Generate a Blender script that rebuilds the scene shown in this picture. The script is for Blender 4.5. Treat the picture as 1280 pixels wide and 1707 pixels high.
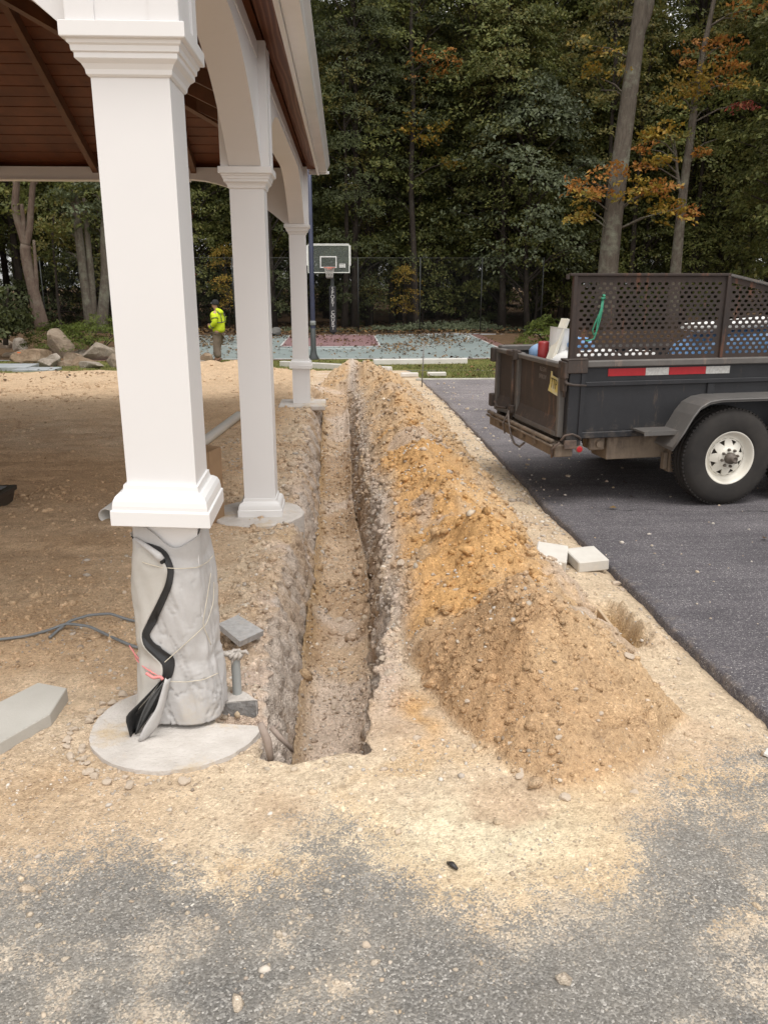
import bpy, bmesh, math, random
import numpy as np
from math import sin, cos, tan, pi, radians as R_
from mathutils import Vector, Matrix, Euler
random.seed(7); RNG = np.random.default_rng(7)
SC = bpy.context.scene; COL = SC.collection
for o in list(bpy.data.objects): bpy.data.objects.remove(o)

# ------------------------------------------------------------------ camera
CAMZ, PITCH, YAW, FPX = 1.65, R_(16.12), R_(2.75), 1360.0
cam = bpy.data.cameras.new('camera'); camo = bpy.data.objects.new('camera', cam); COL.objects.link(camo)
camo.location = (0, 0, CAMZ); camo.rotation_euler = (pi/2 - PITCH, 0, -YAW)
cam.sensor_fit = 'VERTICAL'; cam.sensor_height = 36; cam.lens = 36*FPX/1707; cam.clip_start = .05; cam.clip_end = 600
SC.camera = camo
# ------------------------------------------------------------------ sky and sun (bright overcast)
SUN_EL, SUN_AZ = R_(72), R_(160)      # azimuth clockwise from +Y: behind the camera
w = bpy.data.worlds.new('World'); SC.world = w; w.use_nodes = True
nt = w.node_tree; nt.nodes.clear()
sky = nt.nodes.new('ShaderNodeTexSky'); sky.sky_type = 'NISHITA'; sky.sun_disc = False
sky.sun_elevation = SUN_EL; sky.sun_rotation = SUN_AZ; sky.air_density = 1.0; sky.dust_density = 1.5; sky.ozone_density = 1.0
hs = nt.nodes.new('ShaderNodeHueSaturation'); hs.inputs['Saturation'].default_value = .04; hs.inputs['Value'].default_value = 1.0
bg = nt.nodes.new('ShaderNodeBackground'); bg.inputs[1].default_value = .15
wo = nt.nodes.new('ShaderNodeOutputWorld')
wt = nt.nodes.new('ShaderNodeMix'); wt.data_type = 'RGBA'; wt.blend_type = 'MULTIPLY'; wt.inputs[0].default_value = 1; wt.inputs[7].default_value = (1.0, .985, .965, 1)
nt.links.new(sky.outputs[0], hs.inputs['Color']); nt.links.new(hs.outputs[0], wt.inputs[6]); nt.links.new(wt.outputs[2], bg.inputs[0]); nt.links.new(bg.outputs[0], wo.inputs[0])
sl = bpy.data.lights.new('sun', 'SUN'); so = bpy.data.objects.new('sun', sl); COL.objects.link(so)
sl.energy = .9; sl.angle = R_(26); sl.color = (1, .97, .93)
sd = Vector((sin(SUN_AZ)*cos(SUN_EL), cos(SUN_AZ)*cos(SUN_EL), sin(SUN_EL)))
so.rotation_euler = sd.to_track_quat('Z', 'Y').to_euler(); so.location = sd*50
SC.view_settings.view_transform = 'Standard'; SC.view_settings.look = 'None'; SC.view_settings.gamma = 1
SC.view_settings.exposure = 1.0; SC.view_settings.use_curve_mapping = False
SC.render.engine = 'CYCLES'; SC.cycles.max_bounces = 6; SC.cycles.diffuse_bounces = 4; SC.cycles.use_denoising = True

# ------------------------------------------------------------------ pixel helpers (photo pixels -> world points at a real distance)
Rv = Vector((cos(YAW), -sin(YAW), 0)); Fv = Vector((sin(YAW)*cos(PITCH), cos(YAW)*cos(PITCH), -sin(PITCH))); Uv = Rv.cross(Fv)
CAM = Vector((0, 0, CAMZ))
def ray(px, py): return Fv + Rv*((px-640)/FPX) + Uv*((853.5-py)/FPX)
def atY(px, py, Y): d = ray(px, py); return CAM + d*(Y/d.y)
def atZ(px, py, z): d = ray(px, py); return CAM + d*((z-CAMZ)/d.z)
GY = [-20, 0, 2.75, 6.3, 12.4, 16.2, 19.5, 23, 25, 300]; GZ = [.08, .02, 0, -.155, -.24, -.35, -.55, -.74, -.8, -.8]
def gz(y): return np.interp(y, GY, GZ)
def onG(px, py):
    z = 0.0
    for _ in range(12):
        p = atZ(px, py, z); z = float(gz(p.y))
    return p

# ------------------------------------------------------------------ noise
def vnoise(x, y, seed=0):
    x = np.asarray(x, float); y = np.asarray(y, float)
    xi = np.floor(x).astype(np.int64); yi = np.floor(y).astype(np.int64); fx = x-xi; fy = y-yi
    def h(a, b):
        n = (a*374761393 + b*668265263 + seed*974711) & 0x7fffffff
        n = ((n ^ (n >> 13))*1274126177) & 0x7fffffff
        return ((n ^ (n >> 16)) & 0xffff)/65535.0
    u = fx*fx*(3-2*fx); v = fy*fy*(3-2*fy)
    return (h(xi, yi)*(1-u)+h(xi+1, yi)*u)*(1-v) + (h(xi, yi+1)*(1-u)+h(xi+1, yi+1)*u)*v
def fbm(x, y, s, oct=4, seed=0, gain=.5):
    t = 0; a = 1; n = 0
    for i in range(oct):
        t = t + a*(vnoise(np.asarray(x)/s+i*17.3, np.asarray(y)/s-i*9.1, seed+i)-.5)*2; n += a; a *= gain; s /= 2.03
    return t/n
def lumps(x, y, s, seed=0):   # rounded cell bumps 0..1
    X = np.asarray(x)/s; Y = np.asarray(y)/s; xi = np.floor(X).astype(np.int64); yi = np.floor(Y).astype(np.int64); best = np.full(X.shape, 9.0)
    for a in (-1, 0, 1):
        for b in (-1, 0, 1):
            cx, cy = xi+a, yi+b
            n = (cx*73856093 ^ cy*19349663 ^ seed*83492791) & 0x7fffffff
            n = ((n ^ (n >> 11))*1274126177) & 0x7fffffff
            jx = (n & 0xfff)/4095.0; jy = ((n >> 12) & 0xfff)/4095.0
            best = np.minimum(best, (cx+jx-X)**2+(cy+jy-Y)**2)
    return np.clip(1-best/.45, 0, 1)
def sstep(a, b, x): t = np.clip((x-a)/(b-a), 0, 1); return t*t*(3-2*t)

# ------------------------------------------------------------------ mesh helpers
def fast_mesh(name, V, F, smooth=False):
    V = np.asarray(V, np.float32); F = np.asarray(F, np.int32); n, k = F.shape
    me = bpy.data.meshes.new(name); me.vertices.add(len(V)); me.vertices.foreach_set('co', V.ravel())
    me.loops.add(n*k); me.loops.foreach_set('vertex_index', F.ravel())
    me.polygons.add(n); me.polygons.foreach_set('loop_start', np.arange(0, n*k, k, dtype=np.int32))
    if smooth: me.polygons.foreach_set('use_smooth', np.ones(n, bool))
    me.update(calc_edges=True); return me
def link(name, me, mat=None, parent=None):
    o = bpy.data.objects.new(name, me); COL.objects.link(o)
    if mat is not None:
        for m in (mat if isinstance(mat, (list, tuple)) else [mat]): me.materials.append(m)
    if parent is not None: o.parent = parent
    return o
def tag(o, label=None, cat=None, group=None, kind=None):
    for k, v in (('label', label), ('category', cat), ('group', group), ('kind', kind)):
        if v: o[k] = v
    return o
def thing(name, label, cat, loc=(0, 0, 0), rz=0, group=None):
    o = bpy.data.objects.new(name, None); COL.objects.link(o); o.empty_display_size = .1
    o.location = loc; o.rotation_euler = (0, 0, rz); return tag(o, label, cat, group)
def dup(o, parent=None, loc=None, rz=None):
    c = o.copy(); COL.objects.link(c)
    if parent is not None: c.parent = parent
    if loc is not None: c.location = loc
    if rz is not None: c.rotation_euler = (0, 0, rz)
    for ch in list(o.children): dup(ch, c)
    return c
class MB:
    def __init__(s): s.v = []; s.f = []; s.m = []; s.mi = 0; s.sm = []; s.smooth = False
    def add(s, V, F):
        b = len(s.v); s.v += [Vector(p) for p in V]
        for f in F: s.f.append([b+i for i in f]); s.m.append(s.mi); s.sm.append(s.smooth)
        return s
    def box(s, c, d, ch=0, rot=None):
        x, y, z = d[0]/2, d[1]/2, d[2]/2; ch = min(ch, x*.9, y*.9, z*.9)
        if ch <= 0:
            V = [(a*x, b*y, e*z) for a in (-1, 1) for b in (-1, 1) for e in (-1, 1)]
            F = [(0, 1, 3, 2), (4, 6, 7, 5), (0, 4, 5, 1), (2, 3, 7, 6), (0, 2, 6, 4), (1, 5, 7, 3)]
        else:
            bm = bmesh.new(); bmesh.ops.create_cube(bm, size=1)
            for q in bm.verts: q.co = Vector((q.co.x*2*x, q.co.y*2*y, q.co.z*2*z))
            bmesh.ops.bevel(bm, geom=bm.edges[:], offset=ch, segments=1, affect='EDGES', profile=.5)
            bm.verts.index_update(); V = [q.co.copy() for q in bm.verts]; F = [[q.index for q in f.verts] for f in bm.faces]; bm.free()
        M = Matrix.Translation(Vector(c)) @ (rot.to_4x4() if rot is not None else Matrix.Identity(4))
        return s.add([M @ Vector(p) for p in V], F)
    def box2(s, a, b, ch=0): return s.box([(a[i]+b[i])/2 for i in range(3)], [abs(b[i]-a[i]) for i in range(3)], ch)
    def prism(s, poly, fn, a, b):      # poly of 2d points; fn(u,v,t) -> point ; extruded t from a to b
        n = len(poly); V = [fn(u, v, a) for u, v in poly]+[fn(u, v, b) for u, v in poly]
        F = [[i, (i+1) % n, n+(i+1) % n, n+i] for i in range(n)]+[list(range(n))[::-1], list(range(n, 2*n))]
        return s.add(V, F)
    def tube(s, pts, r, seg=6, cap=True):
        pts = [Vector(p) for p in pts]; n = len(pts); rs = r if isinstance(r, (list, tuple)) else [r]*n
        V = []; up = None
        for i, p in enumerate(pts):
            t = (pts[min(i+1, n-1)]-pts[max(i-1, 0)]).normalized()
            if up is None: up = Vector((0, 0, 1)) if abs(t.z) < .9 else Vector((1, 0, 0))
            a = t.cross(up).normalized(); b = a.cross(t).normalized(); up = b
            V += [p+(a*cos(2*pi*k/seg)+b*sin(2*pi*k/seg))*rs[i] for k in range(seg)]
        F = [[i*seg+k, i*seg+(k+1) % seg, (i+1)*seg+(k+1) % seg, (i+1)*seg+k] for i in range(n-1) for k in range(seg)]
        if cap: F += [list(range(seg))[::-1], list(range((n-1)*seg, n*seg))]
        sm = s.smooth; s.smooth = True; s.add(V, F); s.smooth = sm; return s
    def lathe(s, prof, seg=24, M=None, close=False):   # prof (r,z); axis z, M places it
        M = M or Matrix.Identity(4); n = len(prof)
        V = [M @ Vector((r*cos(2*pi*k/seg), r*sin(2*pi*k/seg), z)) for r, z in prof for k in range(seg)]
        m = n if close else n-1
        F = [[i*seg+k, i*seg+(k+1) % seg, ((i+1) % n)*seg+(k+1) % seg, ((i+1) % n)*seg+k] for i in range(m) for k in range(seg)]
        return s.add(V, F)
    def rings(s, prof, c=(0, 0), hx=.1, hy=.1, cap=(True, True), tilt=None):   # square lathe: prof (offset,z)
        V = []; n = len(prof)
        for o_, z in prof:
            for a, b in ((-1, -1), (1, -1), (1, 1), (-1, 1)):
                p = Vector((c[0]+a*(hx+o_), c[1]+b*(hy+o_), z))
                if tilt: p.z += tilt[0]*(p.x-c[0])+tilt[1]*(p.y-c[1])
                V.append(p)
        F = [[i*4+k, i*4+(k+1) % 4, (i+1)*4+(k+1) % 4, (i+1)*4+k] for i in range(n-1) for k in range(4)]
        if cap[0]: F.append([3, 2, 1, 0])
        if cap[1]: F.append([(n-1)*4+k for k in range(4)])
        return s.add(V, F)
    def build(s, name, mat, parent=None, world=True):
        me = bpy.data.meshes.new(name); off = Vector((0, 0, 0))
        if parent is not None and world:
            q = parent
            while q is not None: off = off+Vector(q.location); q = q.parent
        me.from_pydata([tuple(p-off) for p in s.v], [], s.f)
        me.polygons.foreach_set('material_index', s.m); me.polygons.foreach_set('use_smooth', s.sm)
        bm = bmesh.new(); bm.from_mesh(me); bmesh.ops.recalc_face_normals(bm, faces=bm.faces[:]); bm.to_mesh(me); bm.free()
        me.update(); return link(name, me, mat, parent)
def solo(mb, name, mat, label, cat, group=None):
    """a thing that is one mesh, with its origin at its base"""
    lo = Vector((min(p.x for p in mb.v), min(p.y for p in mb.v), min(p.z for p in mb.v))); hi = Vector((max(p.x for p in mb.v), max(p.y for p in mb.v), max(p.z for p in mb.v)))
    b = Vector(((lo.x+hi.x)/2, (lo.y+hi.y)/2, lo.z)); mb.v = [p-b for p in mb.v]
    o = mb.build(name, mat); o.location = b; return tag(o, label, cat, group)

# ------------------------------------------------------------------ materials
def nodes_of(name):
    m = bpy.data.materials.new(name); m.use_nodes = True; t = m.node_tree; t.nodes.clear()
    out = t.nodes.new('ShaderNodeOutputMaterial'); b = t.nodes.new('ShaderNodeBsdfPrincipled'); t.links.new(b.outputs[0], out.inputs[0])
    return m, t, b, out
def N(t, typ, **kw):
    n = t.nodes.new('ShaderNode'+typ)
    for k, v in kw.items():
        if k.startswith('i_'):
            key = k[2:]; n.inputs[int(key) if key.isdigit() else key].default_value = v
        else: setattr(n, k, v)
    return n
def L(t, a, b): t.links.new(a, b)
def ramp(t, fac, stops):
    r = t.nodes.new('ShaderNodeValToRGB'); e = r.color_ramp.elements
    while len(e) < len(stops): e.new(.5)
    for q, (p, c) in zip(e, stops): q.position = p; q.color = (*c, 1) if len(c) == 3 else c
    L(t, fac, r.inputs[0]); return r.outputs[0]
def mixc(t, fac, a, b, mode='MIX'):
    n = t.nodes.new('ShaderNodeMix'); n.data_type = 'RGBA'; n.blend_type = mode
    for s, v in ((n.inputs[0], fac), (n.inputs[6], a), (n.inputs[7], b)):
        if hasattr(v, 'links'): L(t, v, s)
        elif isinstance(v, tuple): s.default_value = (*v, 1)
        else: s.default_value = v
    return n.outputs[2]
def mth(t, op, a, b=0.0, clamp=False):
    n = t.nodes.new('ShaderNodeMath'); n.operation = op; n.use_clamp = clamp
    for s, v in ((n.inputs[0], a), (n.inputs[1], b)):
        if hasattr(v, 'links'): L(t, v, s)
        else: s.default_value = v
    return n.outputs[0]
def noise(t, scale, detail=4, rough=.6, coord=None, dist=0):
    n = N(t, 'TexNoise'); n.inputs['Scale'].default_value = scale; n.inputs['Detail'].default_value = detail; n.inputs['Roughness'].default_value = rough; n.inputs['Distortion'].default_value = dist
    if coord is not None: L(t, coord, n.inputs['Vector'])
    return n.outputs[0]
def wpos(t): return N(t, 'NewGeometry').outputs['Position']
def ocoord(t): return N(t, 'TexCoord').outputs['Object']
def bump(t, b, h, strength=.3, dist=.01):
    n = t.nodes.new('ShaderNodeBump'); n.inputs['Strength'].default_value = strength; n.inputs['Distance'].default_value = dist
    L(t, h, n.inputs['Height']); L(t, n.outputs[0], b.inputs['Normal'])
def mat(name, c1, c2=None, rough=.6, scale=6, bscale=60, bstr=.15, bdist=.004, metal=0, fine=None, lo=.35, hi=.65, stain=None, spec=.5):
    m, t, b, _ = nodes_of(name); P = ocoord(t)
    c2 = c2 or tuple(x*.8 for x in c1)
    f = noise(t, scale, 5, .62, P); col = mixc(t, ramp(t, f, [(lo, (0, 0, 0)), (hi, (1, 1, 1))]), c1, c2)
    if stain:   # (colour, scale, threshold)
        g = noise(t, stain[1], 6, .7, P); col = mixc(t, ramp(t, g, [(stain[2], (0, 0, 0)), (stain[2]+.12, (1, 1, 1))]), col, stain[0])
    if fine: col = mixc(t, fine, col, ramp(t, noise(t, bscale*2, 3, .7, P), [(.3, (.1, .1, .1)), (.7, (.9, .9, .9))]), 'OVERLAY')
    L(t, col, b.inputs['Base Color']); b.inputs['Roughness'].default_value = rough; b.inputs['Metallic'].default_value = metal; b.inputs['Specular IOR Level'].default_value = spec
    if bstr: bump(t, b, noise(t, bscale, 5, .65, P), bstr, bdist)
    return m
def island_mat(name, cols, rough=.8, trans=0, spec=.3, nscale=.35, bstr=0):
    """per-piece colour picked from cols (each leaf / stone its own)"""
    m, t, b, out = nodes_of(name); g = N(t, 'NewGeometry'); oi = N(t, 'ObjectInfo')
    n = len(cols); col = ramp(t, g.outputs['Random Per Island'], [(i/max(n-1, 1), c) for i, c in enumerate(cols)])
    v = noise(t, nscale, 3, .6, g.outputs['Position'])
    col = mixc(t, 1.0, col, ramp(t, v, [(.3, (.55, .55, .55)), (.7, (1.25, 1.25, 1.25))]), 'MULTIPLY')
    L(t, col, b.inputs['Base Color']); b.inputs['Roughness'].default_value = rough; b.inputs['Specular IOR Level'].default_value = spec
    if bstr: bump(t, b, noise(t, 90, 4, .7, ocoord(t)), bstr, .004)
    if trans:
        tr = N(t, 'BsdfTranslucent'); L(t, col, tr.inputs[0]); mx = N(t, 'MixShader'); mx.inputs[0].default_value = trans
        L(t, b.outputs[0], mx.inputs[1]); L(t, tr.outputs[0], mx.inputs[2]); L(t, mx.outputs[0], out.inputs[0])
    return m
# ================================================================== TERRAIN
def edges(y):
    n1 = fbm(y, y*0+3.1, .9, 4, 11)*.06+fbm(y, y*0+1.1, .24, 4, 13)*.05; n2 = fbm(y, y*0+7.7, .8, 4, 21)*.05+fbm(y, y*0+2.1, .24, 4, 23)*.045
    lb = np.interp(y, [2.4, 3, 6, 8, 11, 13, 15, 17], [-.24, -.26, -.25, -.27, -.33, -.36, -.4, -.5])
    rb = np.interp(y, [2.4, 2.9, 3.5, 5, 6, 8, 12, 15], [.0, .03, .08, .145, .14, .06, .055, .02])
    lt = lb-np.interp(y, [2.4, 2.8, 3.4, 5, 9], [.11, .10, .15, .18, .2])+n1
    rt = rb+np.interp(y, [2.4, 3.2, 5, 9], [.04, .09, .11, .12])+n2
    return lt, lb+n1*.35, rb+n2*.35, rt
def tdepth(x, y):
    d = np.interp(y, [2.4, 3.0, 5, 9, 12, 13.3, 14.4], [.60, .54, .52, .50, .46, .34, .0])
    lip = 2.55+.06*fbm(x, y*0, .16, 4, 5)+.018*sstep(-.2, .05, x)
    return d*sstep(0, .055, y-lip)
def mound(x, y):
    lt = np.interp(y, [2.3, 2.5, 2.8, 3.3, 4, 13.2, 14.2, 15.0, 16.6], [.62, .47, .36, .25, .215, .16, .05, -.5, -.3])
    rt = np.interp(y, [2.25, 2.4, 2.75, 3.4, 5, 8, 12, 15, 16.7], [.72, .98, 1.24, 1.33, 1.27, 1.34, 1.32, 1.22, .8])
    lt = lt+fbm(x*0+5, y, .5, 3, 31)*.05+fbm(x, y, .11, 3, 33)*.03; rt = rt+fbm(x*0+9, y, .45, 4, 32)*.09+fbm(x, y, .12, 3, 34)*.035
    H = .33+.07*np.exp(-((y-3.05)/.35)**2)+.10*np.cos((y-3.05)*2*pi/1.25+.8*np.sin(y*.7))*sstep(2.9, 3.4, y)+.07*fbm(x*0+2, y, 1.1, 3, 41)+.05*sstep(13, 15, y)
    H = H*np.clip((y-2.30-.06*fbm(x, y*0, .3, 3, 45)+.16*(x-.8)**2*0)/.62, 0, 1)**.9*(1-sstep(15.8, 16.9, y))
    c = np.clip(.42+.16*fbm(x*0+1, y, .9, 3, 43), .25, .6)
    t = np.clip((x-lt)/(rt-lt), 0, 1); p = np.minimum(t/c, (1-t)/(1-c))
    p = np.where(p < .9, p, .9+.1*np.tanh((p-.9)/.1)*.7)
    p = p**(.95)
    h = H*p; k = sstep(0, .25, p)*np.clip(H/.12, 0, 1)
    h = h+k*(.065*fbm(x, y, .42, 3, 51)+.05*fbm(x, y, .19, 4, 52)+.030*np.abs(fbm(x, y, .085, 3, 57))+.016*np.abs(fbm(x, y, .04, 2, 58))+.04*(lumps(x, y, .10, 3)*lumps(x+.1, y, .31, 9))+.022*lumps(x, y, .055, 54)*vnoise(x*6, y*6, 55)+.012*lumps(x, y, .034, 4)*vnoise(x*9, y*9, 56)+.006*fbm(x, y, .03, 2, 53))
    return np.maximum(h, 0)*(p > 0)*(H > .004), p
def terrain(x, y):
    """height, albedo, dust cover, mound share"""
    x, y = np.broadcast_arrays(np.asarray(x, float), np.asarray(y, float))
    lt, lb, rb, rt = edges(y); d = tdepth(x, y)
    fl = np.clip((x-lt)/np.maximum(lb-lt, .01), 0, 1); fr = np.clip((rt-x)/np.maximum(rt-rb, .01), 0, 1)
    f = np.minimum(fl**1.5, fr**1.1); inside = (f >= 1)
    z = gz(y)-d*f
    rough = .012*fbm(x, y, .5, 4, 61)+.006*lumps(x, y, .05, 5)*(vnoise(x*3, y*3, 8) > .5)+.003*fbm(x, y, .03, 2, 62)
    soft = sstep(1.75, 2.6, y); z = z+rough*(.22+.78*soft)
    # crumbled shoulders along the trench
    sh = np.exp(-((lt-x)/.22)**2)*(x < lt)*sstep(2.6, 3.1, y)
    z = z+sh*(-.025+.05*fbm(x, y, .2, 4, 63)+.04*lumps(x, y, .07, 7)*vnoise(x*5, y*5, 17)+.03*lumps(x, y, .14, 8))
    # trench floor debris and wall clods
    z = z+f*sstep(.02, .2, d)*((.035+.05*sstep(3.1, 2.7, y)*lumps(x, y, .11, 73))*(.6+fbm(x, y, .35, 4, 71))+.04*lumps(x, y, .07, 15)*sstep(.45, .65, vnoise(x*3+9, y*1.3, 3))+.014*lumps(x, y, .035, 16))
    corner = inside*np.exp(-np.minimum(x-lb, rb-x)/.06)*.11*(.5+vnoise(x*4, y*3, 72)); z = z+corner*sstep(.1, .3, d)
    mh, p = mound(x, y); mh = mh*(f*d < .10); z = z+mh
    # heap of spoil behind, far left of the trench end, and yard undulation
    yard = sstep(-.7, -2.5, x)*sstep(3.5, 6, y)
    z = z+yard*(.05*fbm(x, y, 2.2, 4, 81)+.03*fbm(x, y, .35, 5, 82)+.022*lumps(x, y, .13, 83)*vnoise(x*.9, y*.9, 84)+.012*lumps(x, y, .06, 89))
    z = z-yard*.03*sstep(.1, .5, fbm(x*.35, y*2.2, .5, 3, 90))
    z = z+.32*np.exp(-((x+2.9)/1.5)**2-((y-19.0)/.9)**2)*(1+.4*fbm(x, y, .5, 4, 85))+.2*np.exp(-((x+.9)/.6)**2-((y-13.9)/.7)**2)*(1+.5*fbm(x, y, .3, 4, 86))
    # little pit by the driveway
    pit = np.exp(-(((x-1.34)/.085)**2)**2-(((y-3.75)/.26)**2)**2); z = z-.13*pit*(1-.3*fbm(x, y, .1, 3, 87))
    bank = np.exp(-((x-1.44)/.07)**2)*sstep(4.15, 3.95, y)*sstep(3.3, 3.5, y); z = z+.045*bank*(.6+fbm(x, y, .08, 3, 88)+.8*lumps(x, y, .06, 91))
    z = z-.13*np.exp(-((x+.41)/.105)**4-((y-2.855)/.085)**4)
    z = z-.02*sstep(1.5, 1.6, x)
    # ---- albedo
    def C(*c): return np.array(c)
    tan_, pale, grey, org, brn, pink = C(.54, .395, .265), C(.64, .515, .375), C(.56, .48, .41), C(.58, .34, .14), C(.42, .265, .14), C(.60, .475, .385)
    def lerp(c, c2, m): return c+(c2-c)*np.clip(m, 0, 1)[..., None]
    n1 = fbm(x, y, .8, 4, 101); n2 = fbm(x, y, .25, 4, 102); n3 = fbm(x, y, 2.5, 4, 103); n4 = fbm(x, y, .09, 3, 104)
    c = np.ones(x.shape+(3,))*tan_
    c = lerp(c, pale, .5+1.6*n2)
    yl = sstep(-.55, -1.0, x)*sstep(2.6, 4.2, y); c = lerp(c, C(.64, .45, .28), yl*(.8+.8*n3)); c = lerp(c, C(.46, .295, .165), yl*(sstep(-.02, .22, n3+.3*n2+.25*np.exp(-((y-7.0)/2.4)**2)))*.5)
    c = lerp(c, C(.54, .395, .26), yl*sstep(10, 14, y)*.8)
    near = sstep(2.75, 2.45, y); c = lerp(c, C(.66, .535, .385), near*(.65+.7*n2)); c = lerp(c, C(.62, .43, .24), near*sstep(.10, .34, n1*.8+n2*.5)*.55); c = lerp(c, C(.50, .345, .21), near*sstep(-.3, -.9, x)*sstep(1.9, 2.2, y)*(.5+n2)); c = lerp(c, C(.74, .64, .46), np.exp(-((x-.42)/.34)**2-((y-2.12)/.2)**2)*sstep(-.25, .15, n2+.4*n1))
    lw = sstep(-.62, -.4, x)*sstep(.3, .15, x)*sstep(2.55, 2.9, y); c = lerp(c, pink, lw*(.55+1.2*n2)); c = lerp(c, C(.55, .40, .245), lw*sstep(.0, .3, n1)*.7)
    wall = (f > .02)*(f < .97)*(d > .05); c = lerp(c, grey, wall*(.55+1.5*n2+.3*sstep(5, 3, y))); c = lerp(c, C(.44, .31, .20), wall*sstep(.05, .3, n1-.2*n2)*.6)
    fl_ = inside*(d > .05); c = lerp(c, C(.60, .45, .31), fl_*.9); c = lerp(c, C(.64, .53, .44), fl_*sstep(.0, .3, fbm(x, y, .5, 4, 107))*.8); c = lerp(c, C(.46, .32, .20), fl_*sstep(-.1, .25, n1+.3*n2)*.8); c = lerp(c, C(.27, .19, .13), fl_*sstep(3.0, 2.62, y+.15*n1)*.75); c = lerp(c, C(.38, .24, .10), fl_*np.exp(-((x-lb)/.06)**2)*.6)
    mk = np.clip(mh/.03, 0, 1); mc = np.ones(x.shape+(3,))*C(.52, .36, .215)
    mc = lerp(mc, C(.60, .335, .12), .95*sstep(-.10, .22, n1*1.0+.6*n2+.22*sstep(.25, .7, p)-.25*sstep(5.5, 9, y))*.75*sstep(2.9, 3.3, y))
    mc = lerp(mc, C(.45, .285, .155), sstep(3.7, 2.9, y+.5*n1+.3*n2)*(.8+n2)*.85); mc = lerp(mc, C(.58, .415, .25), sstep(.75, 1.15, x+.5*n2)*.6)
    mc = lerp(mc, C(.50, .41, .335), sstep(.2, .42, fbm(x, y, .6, 4, 106)+.2*n4)*.7*sstep(3.0, 3.6, y)); mc = lerp(mc, C(.56, .41, .265), sstep(7, 12, y)*.6)
    mc = lerp(mc, C(.52, .44, .375), np.exp(-((x-rt)/.1)**2)*.9)
    c = lerp(c, mc, mk)
    led = np.exp(-((x-.27)/.1)**2-((y-2.82)/.22)**2); c = lerp(c, org*1.05, led*sstep(-.2, .3, n2)*1.0*(1-mk))
    rs = sstep(1.15, 1.35, x)*(1-mk)*sstep(2.4, 3, y); c = lerp(c, C(.62, .495, .35), rs*(.8+.8*n2)); c = lerp(c, C(.52, .33, .14), pit*.9)
    c = lerp(c, C(.53, .46, .375), sstep(2.0, 1.7, y+.3*n2)*.85); c = c*(1+.10*n4)[..., None]
    yb = np.interp(x, [-1.6, -.8, -.3, .1, .4, .72, .95, 1.5], [2.1, 2.2, 2.13, 2.03, 1.88, 1.93, 2.28, 2.55])
    dust = sstep(-.50, .30, y-yb+.30*fbm(x, y, .34, 4, 111)+.12*fbm(x, y, .08, 3, 112))
    blot = sstep(-.10, .5, fbm(x, y, .42, 4, 113)+.35*fbm(x, y, .1, 3, 114)); dust = np.maximum(dust, .62*blot)
    return z, np.clip(c, .01, .9), np.clip(dust, 0, 1), mk*(y > 2.2), (x > lt)*(x < rt)*(d > .03)
ys = np.concatenate([np.arange(.6, 1.15, .03), 1.15*np.exp(np.arange(0, math.log(20.4/1.15), .0046))])
dense = np.sort(np.concatenate([ys, np.arange(2.52, 2.63, .005)]))
NY = len(dense); yy = dense[:, None]
lt, lb, rb, rt = edges(yy)
gl = [.012*1.034**k for k in range(200)]; acc = np.cumsum(gl); acc = acc[acc < 9]
left_off = np.concatenate([(-acc-1.0)[::-1], -np.arange(1.0, .0, -.0125)])
cols = [lt+o_*np.ones_like(yy) if o_ > -.3 else np.where(True, -.36+o_, 0)*np.ones_like(yy)*(1)+(lt+.36)*sstep(-1.2, -.3, np.array(o_)) for o_ in left_off]
for k in range(16): cols.append(lt+(lb-lt)*(k/16))
for k in range(32): cols.append(lb+(rb-lb)*(k/32))
for k in range(16): cols.append(rb+(rt-rb)*(k/16))
for k in range(128): cols.append(rt+(1.62-rt)*(k/127))
XX = np.concatenate(cols, axis=1); NX = XX.shape[1]; YY = np.broadcast_to(yy, XX.shape)
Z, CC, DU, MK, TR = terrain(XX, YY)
# rough up the standing walls sideways, so that they are not combed straight
ltb, lbb, rbb, rtb = edges(YY); wl = TR*((XX < lbb) | (XX > rbb))
XW = XX+wl*(.03*fbm(YY, Z*1.6, .12, 4, 201)+.035*(lumps(YY, Z*1.5, .08, 202)-.3)+.02*(lumps(YY, Z*1.3, .04, 204)-.3))
YW = YY+wl*.008*fbm(YY+4, Z, .05, 2, 203)
V = np.stack([XW, YW, Z], -1).reshape(-1, 3)
idx = np.arange(NY*NX).reshape(NY, NX); F = np.stack([idx[:-1, :-1], idx[:-1, 1:], idx[1:, 1:], idx[1:, :-1]], -1).reshape(-1, 4)
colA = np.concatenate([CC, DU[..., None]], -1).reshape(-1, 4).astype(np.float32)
fm = MK.ravel()[F].mean(1) > .35; fa = (DU.ravel()[F].mean(1) < .62) & (V[F, 1].mean(1) < 2.75); fa &= ~fm
GM, t, b, _ = nodes_of('soil')
at = N(t, 'Attribute', attribute_name='Col'); P = wpos(t)
v1 = N(t, 'TexVoronoi'); v1.inputs['Scale'].default_value = 130; L(t, P, v1.inputs['Vector'])
v2 = N(t, 'TexVoronoi'); v2.inputs['Scale'].default_value = 42; L(t, P, v2.inputs['Vector'])
v3 = N(t, 'TexVoronoi'); v3.inputs['Scale'].default_value = 190; L(t, P, v3.inputs['Vector'])
s1 = N(t, 'SeparateColor'); L(t, v1.outputs['Color'], s1.inputs[0]); s2 = N(t, 'SeparateColor'); L(t, v2.outputs['Color'], s2.inputs[0]); s3 = N(t, 'SeparateColor'); L(t, v3.outputs['Color'], s3.inputs[0])
nf = noise(t, 60, 6, .75, P); nm = noise(t, 9, 5, .65, P)
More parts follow.
